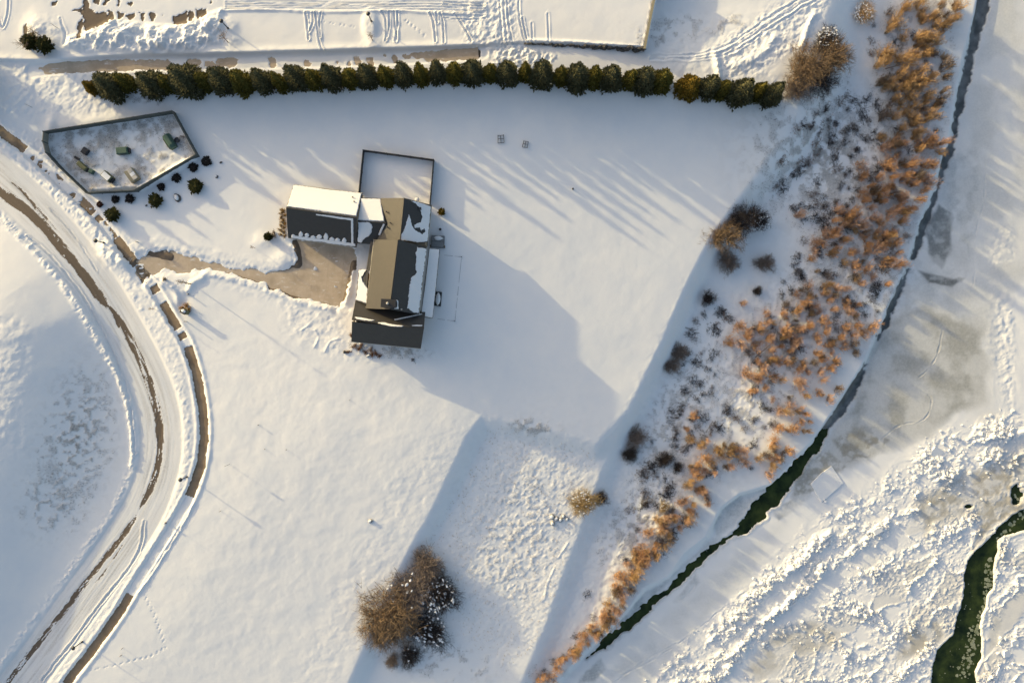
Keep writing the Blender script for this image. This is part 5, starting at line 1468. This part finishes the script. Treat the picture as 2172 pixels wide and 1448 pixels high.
for k, (u, v, r) in enumerate([(1171, 1095, .6), (1180, 1099, .55), (1172, 1109, .5), (1189, 1102, .5), (1195, 1094, .45), (1203, 1100, .4), (1250, 1077, .5)]):
    boulder('%s of the snow-capped boulders strewn at the terrace edge, counted from the left' % ORD[k], u, v, (r, r, r * 0.9), True, 'rock_pale', 20 + k, 'boulder', 'boulders at the terrace edge')
for k, (u, v, r) in enumerate([(1042, 0, 0)][:0]): pass
boulder('dark stone by the corner of the mulch bed below the south wing', 731, 746, (0.35, 0.3, 0.35), False, 'rock', 31)
boulder('flat snowy stone at the tip of the mulch bed', 782, 754, (0.6, 0.3, 0.3), True, 'rock_pale', 32)
p = G(876, 764); plant('low_shrub', 'lone dark shrub in the shaded snow below the south wing', 'shrub', p, [('stems', ST, M['bark']), ('foliage', twig_mesh('lone_twigs', 0.7, 0.6, 5, 90, 0.04), M['twig_dark'])], 0, (1, 1, 1))

# ---- ornamental dry grasses and foundation planting
TG = [twig_mesh('tuft_%d' % k, 0.8, 1.2, 200 + k, 150, 0.045, 1.0, (0, 0), 0.3, 1) for k in range(4)]
for k, (u, v, r, lab) in enumerate([(386, 652, 9, 'left of three orange grass tufts at the pillar by the pavement'), (396, 649, 9, 'topmost of three orange grass tufts at the pillar by the pavement'), (402, 658, 8, 'right of three orange grass tufts at the pillar by the pavement')]):
    p = G(u, v); plant('grass_tuft', lab, 'grass tuft', p, [('blades', TG[k], M['orange_grass'])], k, (r * .11, r * .11, 1.0), 'orange grass tufts at the pillar')
for k in range(14):
    u = 597 + (k % 2) * 6 + rg.uniform(-2, 2); v = 444 + k * 4.4
    p = G(u, v); plant('grass_tuft', 'straw-coloured grass clump along the garage end wall, %s from the top' % ORD[k], 'grass tuft', p, [('blades', TG[k % 4], M['straw'])], k, (0.75, 0.75, 0.75), 'straw grass clumps along the garage end wall')
for k, (u, v) in enumerate(sorted([(752, 735), (762, 740), (775, 746), (786, 742), (796, 750), (806, 755), (768, 733), (790, 752), (745, 712), (738, 745)])):
    p = G(u, v); plant('grass_tuft', 'rusty dry clump in the mulch bed below the south wing, %s from the left' % ORD[k], 'grass tuft', p, [('blades', TG[k % 4], M['mulch'])], k, (0.9, 0.9, 0.5), 'rusty clumps in the mulch bed')
p = G(349, 592); plant('grass_tuft', 'brownish pink grass clump beside the driveway mouth', 'grass tuft', p, [('blades', TG[1], M['twig_brown'])], 0, (0.75, 0.75, 0.9))
p = G(580, 497); plant('grass_tuft', 'brown wispy clump above the conifer left of the garage', 'grass tuft', p, [('blades', TG[2], M['twig_brown'])], 0, (1.0, 1.0, 0.8))

# ---- young bare trees
def bare_tree(label, u, v, h, R, mat, seed, group=None, tr=0.09):
    g = G(u, v); rg = random.Random(seed)
    root = thing('bare_tree', label, 'tree', g, rg.uniform(0, 6.28), group)
    m = MB(); m.tube((0, 0, -0.3), (0, 0, h * 0.45), tr, tr * 0.7, 7); m.tube((0, 0, h * 0.45), (0, 0, h * 0.95), tr * 0.7, tr * 0.15, 6); m.build('trunk', mat, root)
    m = MB()
    for k in range(26):
        z = h * rg.uniform(0.32, 0.9); a = rg.uniform(0, 6.283); L = R * rg.uniform(0.6, 1.1) * (1.15 - z / h * 0.7)
        p0 = Vector((0, 0, z)); p1 = p0 + Vector((math.cos(a) * L, math.sin(a) * L, L * rg.uniform(0.5, 1.3)))
        m.tube(p0, p1, tr * 0.32, tr * 0.1, 4, False)
        for j in range(4):
            t = rg.uniform(0.3, 0.95); q = p0.lerp(p1, t)
            m.tube(q, q + Vector((math.cos(a) + rg.uniform(-1, 1), math.sin(a) + rg.uniform(-1, 1), rg.uniform(0.2, 1.2))).normalized() * L * 0.45, tr * 0.18, tr * 0.06, 3, False)
    m.build('branches', mat, root)
    return root
bare_tree('tall thin bare tree beside the curved bank below the driveway', 405, 602, 7.4, 0.9, M['bark_pale'], 1, None, 0.13)
bare_tree('bare tree between lamp and heap on the car park island', 484, 90, 4.5, 1.6, M['bark_pale'], 2, 'young bare trees of the car park')
bare_tree('bare tree on the rounded snow island of the car park', 790, 86, 3.8, 1.0, M['bark_pale'], 3, 'young bare trees of the car park')
bare_tree('bare tree lower on the left car park island', 66, 107, 5.0, 1.8, M['bark_pale'], 4, 'young bare trees of the car park')
bare_tree('bare tree behind the two clipped evergreens on the left car park island', 92, 80, 5.0, 1.8, M['bark_pale'], 5, 'young bare trees of the car park')
bare_tree('spindly sapling between conifer and driveway left of the garage', 541, 526, 3.0, 0.5, M['bark_pale'], 6, None, 0.05)
bare_tree('small leaning sapling on the verge between road and pavement', 330, 656, 3.6, 0.6, M['bark_pale'], 7, None, 0.05)

# ---- large bare thickets
BT = [twig_mesh('thicket_%d' % k, 3.0, 4.2, 300 + k, 3200, 0.028, 1.08, (0, 0), 0.45, 4) for k in range(4)]
BS = stems_mesh('thicket_stems', 3.0, 4.0, 9, 14, 0.07)
def thicket(label, u, v, r, h, mat, k, group=None, snow=0, rot=0.0, sq=1.0):
    zg = ground(u, v); p = P(u, v, zg + 0.35 * h); p = (p[0], p[1], ground_xy(p[0], p[1]))
    root = plant('bare_thicket', label, 'thicket', p, [('stems', BS, M['bark']), ('twigs', BT[k % 4], M[mat])], rot, (r * .1 / 3.0, r * .1 / 3.0 * sq, h / 4.2), group)
    rg = random.Random(k * 7 + int(u))
    if snow:
        m = MB()
        for j in range(int(snow * 1.8)):
            a = rg.uniform(0, 6.28); q = math.sqrt(rg.random()) * 2.4
            m.blob((q * math.cos(a), q * math.sin(a), 4.2 * rg.uniform(0.35, 0.8)), (rg.uniform(.07, .3), rg.uniform(.06, .2), 0.08), j, 6, 3, 0.4)
        o = m.build('snow_clumps', sn, root)
    return root
gt = 'bare shrubs of the big thicket at the lower terrace'
thicket('golden-brown bare shrub, left lobe of the big lower thicket', 822, 1300, 62, 5.0, 'twig_brown', 0, gt)
thicket('golden-brown bare shrub at the bottom of the big lower thicket', 818, 1345, 44, 3.6, 'twig_brown', 1, gt, 0, 0.5)
thicket('grey-brown bare shrub in the middle of the big lower thicket', 862, 1248, 50, 4.6, 'twig_grey', 2, gt, 10, 1.0)
thicket('dark bare shrub at the top of the big lower thicket', 900, 1208, 42, 4.2, 'twig_grey', 3, gt, 0, 1.5)
thicket('dark snow-flecked shrub, right lobe of the big lower thicket', 930, 1258, 46, 4.0, 'twig_dark', 0, gt, 60, 2.0)
thicket('dark snow-flecked shrub at the lower right of the big thicket', 912, 1335, 44, 3.2, 'twig_dark', 1, gt, 45, 2.6)
thicket('small dark shrub trailing off under the big lower thicket', 868, 1385, 26, 2.0, 'twig_dark', 2, gt, 8, 0.7)
thicket('small grey shrub at the foot of the big lower thicket', 828, 1402, 18, 1.6, 'twig_grey', 3, gt, 0, 0.7)
gt = 'bare shrubs of the thicket right of the lawn'
thicket('sunlit brown bare shrub at the right edge of the lawn', 1532, 505, 38, 4.2, 'twig_brown', 1, gt, 0, 0.3)
thicket('dark bare shrub behind the brown one at the right edge of the lawn', 1568, 462, 36, 4.0, 'twig_dark', 2, gt, 0, 0.9)
thicket('black shrub loaded with snow lumps at the right edge of the lawn', 1606, 472, 28, 3.2, 'twig_dark', 3, gt, 75, 1.7)
thicket('brown bare shrub below the snow-laden one at the right edge of the lawn', 1542, 556, 26, 3.0, 'twig_grey', 0, gt, 0, 2.2)
thicket('faint grey shrub standing alone right of the lawn thicket', 1620, 560, 22, 2.4, 'twig_grey', 1, None, 0, 0.2)
gt = 'bare shrubs at the east end of the hedge'
thicket('large brown bare shrub, left half of the clump at the hedge end', 1708, 135, 48, 4.6, 'twig_brown', 2, gt, 0, 0.5)
thicket('large brown bare shrub, right half of the clump at the hedge end', 1762, 128, 44, 4.4, 'twig_brown', 3, gt, 0, 1.4)
thicket('dark bare shrub under the clump at the hedge end', 1735, 170, 40, 2.6, 'twig_dark', 0, gt, 0, 2.4)
thicket('pinkish grey bare shrub below the hedge end', 1690, 190, 30, 2.4, 'twig_grey', 1, gt, 0, 3.0)
thicket('snow-covered shrub above the clump at the hedge end', 1755, 82, 30, 2.4, 'twig_dark', 2, gt, 70, 0.1)
thicket('white frosted shrub near the top of the bank', 1828, 32, 26, 2.6, 'twig_gold', 3, None, 90, 0.9)
gt = 'grey shrubs along the foot of the lawn bank'
thicket('upper of two long grey-brown shrubs at the foot of the lawn bank', 1440, 745, 20, 2.0, 'twig_grey', 0, gt, 0, 0.6, 1.3)
thicket('grey-brown shrub under the upper long one at the foot of the lawn bank', 1422, 778, 20, 2.0, 'twig_grey', 1, gt, 0, 0.2)
thicket('grey-brown rounded shrub at the foot of the bank near the shadow corner', 1350, 922, 24, 2.4, 'twig_grey', 2, gt, 0, 0.4)
thicket('dark grey shrub just below the rounded one near the shadow corner', 1332, 962, 21, 2.0, 'twig_dark', 3, gt, 0, 0.4)
thicket('black round shrub on the shaded flat', 1410, 972, 19, 2.4, 'twig_dark', 0, None, 0, 0.4)
thicket('small black shrub touching the round black one', 1438, 992, 13, 1.6, 'twig_dark', 1, None, 0, 1.4)
thicket('black upright shrub at the top of the bank foot', 1502, 630, 17, 2.6, 'twig_dark', 2, None, 4, 0.4)
thicket('narrow black shrub right of the upright one', 1603, 617, 12, 2.2, 'twig_dark', 3, None, 0, 0.4)
thicket('pale bare shrub at the terrace edge above the boulders', 1238, 1062, 32, 2.4, 'straw', 0, None, 30, 0.4)
thicket('dark brush behind the pale shrub at the terrace edge', 1272, 1058, 18, 1.6, 'twig_dark', 1, None, 0, 0.4)
thicket('frost-white bush on the flat above the lower orange thicket', 1408, 1072, 12, 1.8, 'straw', 2, None, 40, 0.4)

# ---- orange willow scrub on the river flat
def nth(n):
    if n <= len(ORD): return ORD[n - 1]
    tens = {3: 'thirty', 4: 'forty', 5: 'fifty', 6: 'sixty', 7: 'seventy', 8: 'eighty', 9: 'ninety', 10: 'hundred'}
    if n >= 100: return 'hundredth' if n == 100 else 'hundred and ' + nth(n - 100)
    return tens[n // 10][:-1] + 'ieth' if n % 10 == 0 else tens[n // 10] + '-' + ORD[n % 10 - 1]
COUNT = {}
def counted(key):
    COUNT[key] = COUNT.get(key, 0) + 1
    return nth(COUNT[key])
OB = [twig_mesh('willow_%d' % k, 1.35, 1.9, 400 + k, 420, 0.026, 1.0, (0.3 * math.cos(k), 0.3 * math.sin(k)), 0.4, 3) for k in range(8)]
OS = stems_mesh('willow_stems', 1.0, 1.6, 12, 5, 0.03)
ORANGE = """1692,458 1779,447 1774,466 1811,453 1795,461 1769,492 1853,463 1787,508 1742,513 1835,497 1858,495 1877,497 1729,532 1716,553 1806,532 1837,537 1895,516 1914,471 1869,413 1890,397 1871,432 1911,418 1948,421 1961,405 1829,413
1874,561 1890,553 1842,571 1916,561 1900,566 1824,600 1811,561 1885,605 1716,608 1690,624 1774,611 1758,637 1795,640 1824,645 1713,640 1732,650 1661,666 1626,666 1692,658 1719,687 1745,684 1795,692 1821,687 1848,695 1785,713 1700,703
1669,700 1611,692 1632,715 1584,713 1545,721 1682,724 1576,648 1569,690 1546,730 1570,725 1591,709 1633,714 1672,709 1693,722 1678,743 1638,743 1601,733 1607,767 1583,793 1620,775 1612,796 1604,833 1596,827 1701,701 1714,688 1754,733
1780,714 1730,748 1743,762 1701,780 1717,788 1772,769 1767,783 1696,820 1749,806 1759,843 1738,833 1709,877 1701,891 1678,859 1657,904 1670,912 1686,909 1643,933 1670,954 1612,972 1635,970 1646,988 1633,1004 1517,959 1499,972 1485,949
1530,964 1559,949 1546,967 1496,996 1480,983 1470,999 1575,975 1480,1038 1459,906 1470,885 1462,930 1484,1037 1450,1065 1456,1083 1465,1105 1499,1071 1394,1102 1412,1121 1378,1130 1391,1152 1357,1164 1372,1179 1344,1183 1366,1201 1335,1216
1323,1229 1317,1244 1310,1216 1344,1226 1289,1281 1282,1297 1301,1291 1317,1275 1276,1319 1289,1328 1248,1337 1233,1346 1258,1328 1242,1359 1214,1380 1202,1393 1190,1405 1180,1418 1221,1387 1153,1433 1171,1439 1140,1442 1927,10 1948,11 1916,21
1890,50 1884,66 1903,53 1974,32 1958,45 2010,45 1990,58 2005,60 1950,82 1974,76 1985,87 1956,97 1937,111 1916,82 1884,111 1871,119 1866,137 1892,116 1916,124 1969,116 1929,126 1908,158 1890,171 1929,163 1950,153 1982,158 1950,176 1969,169
1916,184 1934,187 1879,184 1969,198 1924,208 1942,226 1963,216 1911,224 1898,245 1934,250 1921,237 1948,255 1977,248 1890,305 1879,308 1913,311 1953,303 1974,303 1950,279 1916,271 1995,303 1887,342 1879,350 1924,350 1940,348 1982,353 1966,353
1826,350 1824,369 1898,374 1929,369 1916,379 1862,380 1848,392 1935,395 1955,378 1972,388 1850,440 1885,455 1930,445 1905,440 1838,425 1870,475 1898,490 1845,515 1860,530 1905,535 1875,520 1770,530 1752,488 1800,480 1822,470 1432,1095 1425,1135 1405,1160
1440,1120 1350,1195 1305,1240 1298,1310 1262,1345 1228,1368 1330,1200 1385,1165 1400,1130 1765,745 1790,735 1735,720 1755,700 1810,712 1830,705 1655,730 1650,760 1640,800 1625,820 1668,770""".split()
ZONES = [(150, 'the uppermost thicket of the river bank'), (330, 'the thicket beside the upper dark channel'), (480, 'the dense scrub where the channel bends'), (580, 'the loose scrub above the sunlit gap'), (680, 'the partly sunlit scrub beside the grey channel'),
         (760, 'the scrub in the middle of the river flat'), (860, 'the scattered scrub left of the channel end'), (1020, 'the scrub by the wide open water'), (1220, 'the lower clump beside the narrow black channel'), (2000, 'the narrow strip along the lowest black channel')]
rg = random.Random(21)
for i, (v, u) in enumerate(sorted((float(q.split(',')[1]), float(q.split(',')[0])) for q in ORANGE)):
    z = next(zt for lim, zt in ZONES if v < lim)
    h = rg.uniform(2.3, 4.2) * (1.25 if v < 480 else 1.0 if v < 620 else 0.9)
    zg = ground(u, v); p = P(u, v, zg + 0.3 * h)
    if ground_xy(p[0], p[1]) < -7.75: p = P(u - 12, v - 8, zg + 0.3 * h)
    p = (p[0], p[1], ground_xy(p[0], p[1]))
    if p[2] < -8.1: continue
    kd = 'twig_gold' if v < 300 or (900 < v and rg.random() < 0.4) else ('twig_pink' if rg.random() < 0.25 else 'twig_orange')
    word = {'twig_gold': 'golden', 'twig_pink': 'pinkish', 'twig_orange': 'orange'}[kd]
    r = rg.uniform(0.7, 1.5) * (1.15 if v < 330 else 1.0)
    plant('willow_shrub', '%s %s shrub from the top in %s' % (counted((word, z)), word, z), 'shrub', p, [('stems', OS, M['bark']), ('twigs', OB[i % 8], M[kd])], rg.uniform(0, 6.28), (r, r * rg.uniform(.7, 1.1), h / 1.9), '%s shrubs in %s' % (word, z))
# greyer wands that knit the scrub together, down to the water's edge
FILL = [([(1880, 0), (2035, 0), (2020, 130), (2000, 260), (1985, 350), (1880, 380), (1850, 220), (1870, 100)], 62, 'the upper riverside tangle'),
        ([(1830, 380), (1970, 360), (1940, 460), (1900, 560), (1850, 640), (1700, 620), (1720, 520)], 50, 'the tangle along the channel bend'),
        ([(1680, 620), (1850, 640), (1810, 760), (1740, 890), (1640, 990), (1590, 960), (1640, 840), (1560, 800), (1560, 720)], 60, 'the tangle on the middle river flat'),
        ([(1480, 930), (1590, 940), (1540, 1000), (1490, 1080), (1440, 1160), (1360, 1230), (1290, 1330), (1180, 1430), (1140, 1440), (1250, 1320), (1330, 1180), (1430, 1070)], 60, 'the tangle along the lower channel')]
rg = random.Random(77)
for poly, cnt, nm in FILL:
    us = [q[0] for q in poly]; vs2 = [q[1] for q in poly]; spots = []
    while len(spots) < cnt:
        u = rg.uniform(min(us), max(us)); v = rg.uniform(min(vs2), max(vs2))
        if psdf(np.array([u]), np.array([v]), poly)[0] < 0: spots.append((v, u))
    for k, (v, u) in enumerate(sorted(spots)):
        g = G(u, v)
        if g[2] < -7.8: continue
        kd = rg.choice(['twig_grey', 'twig_brown', 'twig_gold', 'twig_pink'] if v > 350 else ['twig_grey', 'twig_gold', 'twig_gold', 'twig_brown'])
        word = {'twig_grey': 'greyish', 'twig_brown': 'tan', 'twig_gold': 'golden', 'twig_pink': 'pinkish'}[kd]
        h = rg.uniform(1.6, 4.4) * (1.15 if v < 480 else 0.9); r = rg.uniform(0.6, 1.3)
        plant('wand_shrub', '%s wispy bush, %s from the top in %s' % (word, counted((word, nm)), nm), 'bush', g, [('stems', OS, M['bark']), ('twigs', OB[k % 8], M[kd])], rg.uniform(0, 6.28), (r, r * rg.uniform(.6, 1), h / 1.9), 'wispy bushes in ' + nm)
# dark brush of the shaded flat
DB = [twig_mesh('brush_%d' % k, 1.5, 0.8, 500 + k, 300, 0.026, 1.0, (0.3, 0.15), 0.9, 3) for k in range(5)]
FLATS = [([(1700, 250), (1780, 200), (1860, 200), (1880, 300), (1830, 480), (1700, 480), (1640, 430), (1640, 360)], 105, 'dark matted brush on the flat below the hedge end'),
         ([(1700, 480), (1900, 480), (1880, 660), (1700, 760), (1560, 860), (1620, 700)], 85, 'dark brush in the middle of the river flat'),
         ([(1850, 20), (1990, 60), (1990, 330), (1860, 330), (1840, 200)], 34, 'dark brush among the upper golden scrub'),
         ([(1480, 650), (1560, 660), (1500, 860), (1420, 1050), (1330, 1110), (1350, 1000), (1420, 860)], 64, 'low dark brush on the shaded foot of the lawn bank'),
         ([(1320, 1130), (1440, 1040), (1500, 1010), (1480, 1110), (1380, 1210), (1240, 1370), (1160, 1440), (1150, 1420)], 26, 'dark brush among the lower orange strip'),
         ([(1450, 880), (1560, 850), (1660, 870), (1600, 1000), (1480, 1010)], 30, 'low grey brush by the open water')]
for zi, (poly, cnt, lab) in enumerate(FLATS):
    k = 0; spots = []
    us = [p[0] for p in poly]; vs2 = [p[1] for p in poly]
    while k < cnt:
        u = rg.uniform(min(us), max(us)); v = rg.uniform(min(vs2), max(vs2))
        if psdf(np.array([u]), np.array([v]), poly)[0] > 0: continue
        k += 1
        if ground(u, v) > -8.1: spots.append((v, u))
    for k, (v, u) in enumerate(sorted(spots)):
        g = G(u, v)
        r = rg.uniform(0.5, 1.5); 
        plant('brush_clump', lab + ', %s from the top' % nth(k + 1), 'brush', (g[0], g[1], g[2] - 0.05), [('twigs', DB[k % 5], M['twig_dark'] if rg.random() < 0.65 else M['twig_grey'])], rg.uniform(0, 6.28), (r, r * rg.uniform(.5, 1), rg.uniform(0.5, 1.1)), lab)
# fallen poles lying in the scrub
for (a, b, lab) in [((1875, 148), (1915, 138), 'pale fallen trunk, upper of two crossing in the upper scrub'), ((1915, 142), (1880, 205), 'pale fallen trunk, longer of two crossing in the upper scrub'), ((1600, 758), (1635, 728), 'pale bent pole lying in the middle scrub'), ((1668, 690), (1655, 712), 'short pale pole lying above the bent one')]:
    A = G(*a); B = G(*b); m = MB(); m.tube((0, 0, 0.5), (B[0] - A[0], B[1] - A[1], B[2] - A[2] + 0.7), 0.10, 0.05, 6)
    d = Vector((B[0] - A[0], B[1] - A[1], 0.2)) * 0.5; m.tube(d + Vector((0, 0, 0.5)), d + Vector((0.5, 0.6, 1.0)), 0.04, 0.02, 5)
    tag(m.build('fallen_trunk', M['bark_pale'], None, A), lab, 'fallen trunk')
g = G(1922, 449); m = MB()
for k in range(9):
    a = k * 0.75; m.tube((0, 0, 0.1), (math.cos(a) * 1.1, math.sin(a) * 1.1, 0.5 + 0.3 * (k % 3)), 0.09, 0.03, 5)
tag(m.build('root_plate', M['bark_pale'], None, g), 'pale star-shaped root stump by the upper channel', 'stump')

# ---- dead grass and weeds poking through the snow (countless)
m = MB(); rgn = np.random.default_rng(4)
cand = np.argwhere((DIRT > 0.16) & (frame > 0.9) & (inR > 6) & (~ROADMASK))
sel = cand[rgn.choice(len(cand), min(18000, len(cand)), replace=False)]
for (j, i) in sel:
    x = X[j, i] + rgn.uniform(-.15, .15); y = Y[j, i] + rgn.uniform(-.15, .15); z = Z[j, i]
    a = rgn.uniform(0, 6.28); L = rgn.uniform(0.15, 0.6); t = rgn.uniform(0, 6.28)
    tx, ty = math.cos(t) * L * 0.7, math.sin(t) * L * 0.7; w2 = 0.03
    m.add([(x - w2 * math.sin(t), y + w2 * math.cos(t), z - .03), (x + w2 * math.sin(t), y - w2 * math.cos(t), z - .03), (x + tx, y + ty, z + L * 0.7)], [(0, 1, 2)])
tag(m.build('dead_grass', M['twig_dark']), kind='stuff')
m = MB()
poly = [(1040, 895), (1270, 960), (1215, 1120), (1160, 1330), (1080, 1430), (960, 1330), (960, 1180), (900, 1160), (1000, 990)]
for k in range(2600):
    u = rgn.uniform(880, 1290); v = rgn.uniform(890, 1440)
    if psdf(np.array([u]), np.array([v]), poly)[0] > 0: continue
    x, y, z = G(u, v)
    for q in range(3):
        t = rgn.uniform(0, 6.28); L = rgn.uniform(0.15, 0.55); w2 = 0.025
        m.add([(x - w2 * math.sin(t), y + w2 * math.cos(t), z - .03), (x + w2 * math.sin(t), y - w2 * math.cos(t), z - .03), (x + math.cos(t) * L * .5, y + math.sin(t) * L * .5, z + L * 0.8)], [(0, 1, 2)])
tag(m.build('dry_stubble', M['straw']), kind='stuff')

# ---- broken ice: blocks and slabs heaved up on the frozen river
def rubble(name, count, weight, smin, smax, seed, mat, lift=0.0, flat=0.6):
    rgn = np.random.default_rng(seed)
    wgt = np.where((frame > 0.5) & (WATER > 6) & (inR < -6), weight, 0).ravel()
    cs = np.cumsum(wgt); ids = np.searchsorted(cs, rgn.uniform(0, cs[-1], count))
    vs_, fs = [], []
    base = np.array([(-1, -1, 0), (1, -1, 0), (1, 1, 0), (-1, 1, 0), (-1, -1, 1), (1, -1, 1), (1, 1, 1), (-1, 1, 1)], float)
    bf = [(4, 5, 6, 7), (0, 1, 5, 4), (1, 2, 6, 5), (2, 3, 7, 6), (3, 0, 4, 7)]
    for n, i in enumerate(ids):
        j, k = divmod(int(i), NX)
        s = smin * (smax / smin) ** (rgn.random() ** 2.2)
        b = base * np.array([s * rgn.uniform(.5, 1.2), s * rgn.uniform(.4, .9), s * flat * rgn.uniform(.6, 1.6)]) * 0.5 * np.array([1, 1, 2])
        b += rgn.uniform(-.22, .22, b.shape) * s * 0.55
        t = rgn.uniform(0, 6.28); tl = rgn.uniform(-0.5, 0.5); t2 = rgn.uniform(0, 6.28)
        c, sn_ = math.cos(t), math.sin(t)
        xy = np.stack([b[:, 0] * c - b[:, 1] * sn_, b[:, 0] * sn_ + b[:, 1] * c, b[:, 2] + tl * (b[:, 0] * math.cos(t2) + b[:, 1] * math.sin(t2))], -1)
        xy += np.array([X[j, k] + rgn.uniform(-.1, .1), Y[j, k] + rgn.uniform(-.1, .1), Z[j, k] - 0.1 * s + lift])
        o = len(vs_); vs_ += xy.tolist(); fs += [tuple(q + o for q in f) for f in bf]
    mm = MB(); mm.v = vs_; mm.f = fs
    o = mm.build(name, mat); tag(o, kind='stuff'); return o
rubble('ice_rubble', 3200, RUB, 0.12, 0.75, 5, M['snow'])
# slush drifting in the green channel
t = NT('slush'); t.set(t.mix(t.ramp(t.noise(1.5, 4), 0.35, 0.65), (0.16, 0.19, 0.11), (0.34, 0.36, 0.26)), 0.5, 0.3); M['slush'] = t.m
m = MB(); rgn = np.random.default_rng(9)
def slush_bits(u0, v0, u1, v1, n, wid, smin=0.12, smax=0.6):
    for k in range(n):
        f = rgn.random(); u = u0 + (u1 - u0) * f + rgn.normal(0, wid); v = v0 + (v1 - v0) * f + rgn.normal(0, wid)
        x, y, _ = P(u, v, ZWATER); s = rgn.uniform(smin, smax) ** 1.3 * 1.2; nn = 7
        pts = [(x + s * rgn.uniform(.5, 1.1) * math.cos(6.283 * q / nn), y + s * rgn.uniform(.5, 1.1) * math.sin(6.283 * q / nn)) for q in range(nn)]
        m.prism(pts, ZWATER - 0.05, ZWATER + 0.008 + rgn.uniform(0, 0.02))
slush_bits(2100, 1180, 2085, 1330, 75, 6); slush_bits(2080, 1300, 2040, 1440, 80, 7); slush_bits(2172, 1085, 2110, 1150, 30, 4); slush_bits(2050, 1240, 2010, 1440, 26, 12, 0.08, 0.25); slush_bits(2150, 1050, 2160, 1060, 5, 3)
tag(m.build('slush', M['slush']), kind='stuff')
# a few big tilted slabs one can tell apart
SL = [((1752, 1026), 7.0, 4.6, 0.72, 'large smooth snow-covered ice plate beside the olive ice'), ((1985, 960), 2.8, 2.2, -0.5, 'tilted square ice slab at the head of the rubble ridge'), ((2152, 1362), 1.8, 1.2, 0.3, 'upper bright upturned slab right of the green channel'), ((2135, 1385), 1.9, 1.3, 0.1, 'middle bright upturned slab right of the green channel'),
      ((2117, 1424), 2.2, 0.7, 1.2, 'lowest wedge-shaped slab right of the green channel'), ((1862, 1125), 2.4, 1.1, 0.4, 'long dark-edged slab at the right flank of the rubble ridge'), ((2092, 1412), 1.6, 0.5, 1.9, 'narrow upturned shard left of the wedge-shaped slab')]
rg = random.Random(8)
for (uv, a, b, rz, lab) in SL:
    g = G(*uv); m = MB()
    pts = [(-a / 2, -b / 2), (a / 2 * rg.uniform(.8, 1), -b / 2), (a / 2, b / 2 * rg.uniform(.6, 1)), (a * 0.1, b / 2 * 1.1), (-a / 2 * rg.uniform(.7, 1), b / 2)]
    m.prism(pts, -0.2, 0.28)
    o = m.build('ice_slab', M['snow'], None, g); kt = 0.06 if a > 5 else 1.0; o.rotation_euler = (rg.uniform(-.22, .22) * kt, rg.uniform(.05, .28) * kt, rz); tag(o, lab, 'ice slab', 'upturned ice slabs')
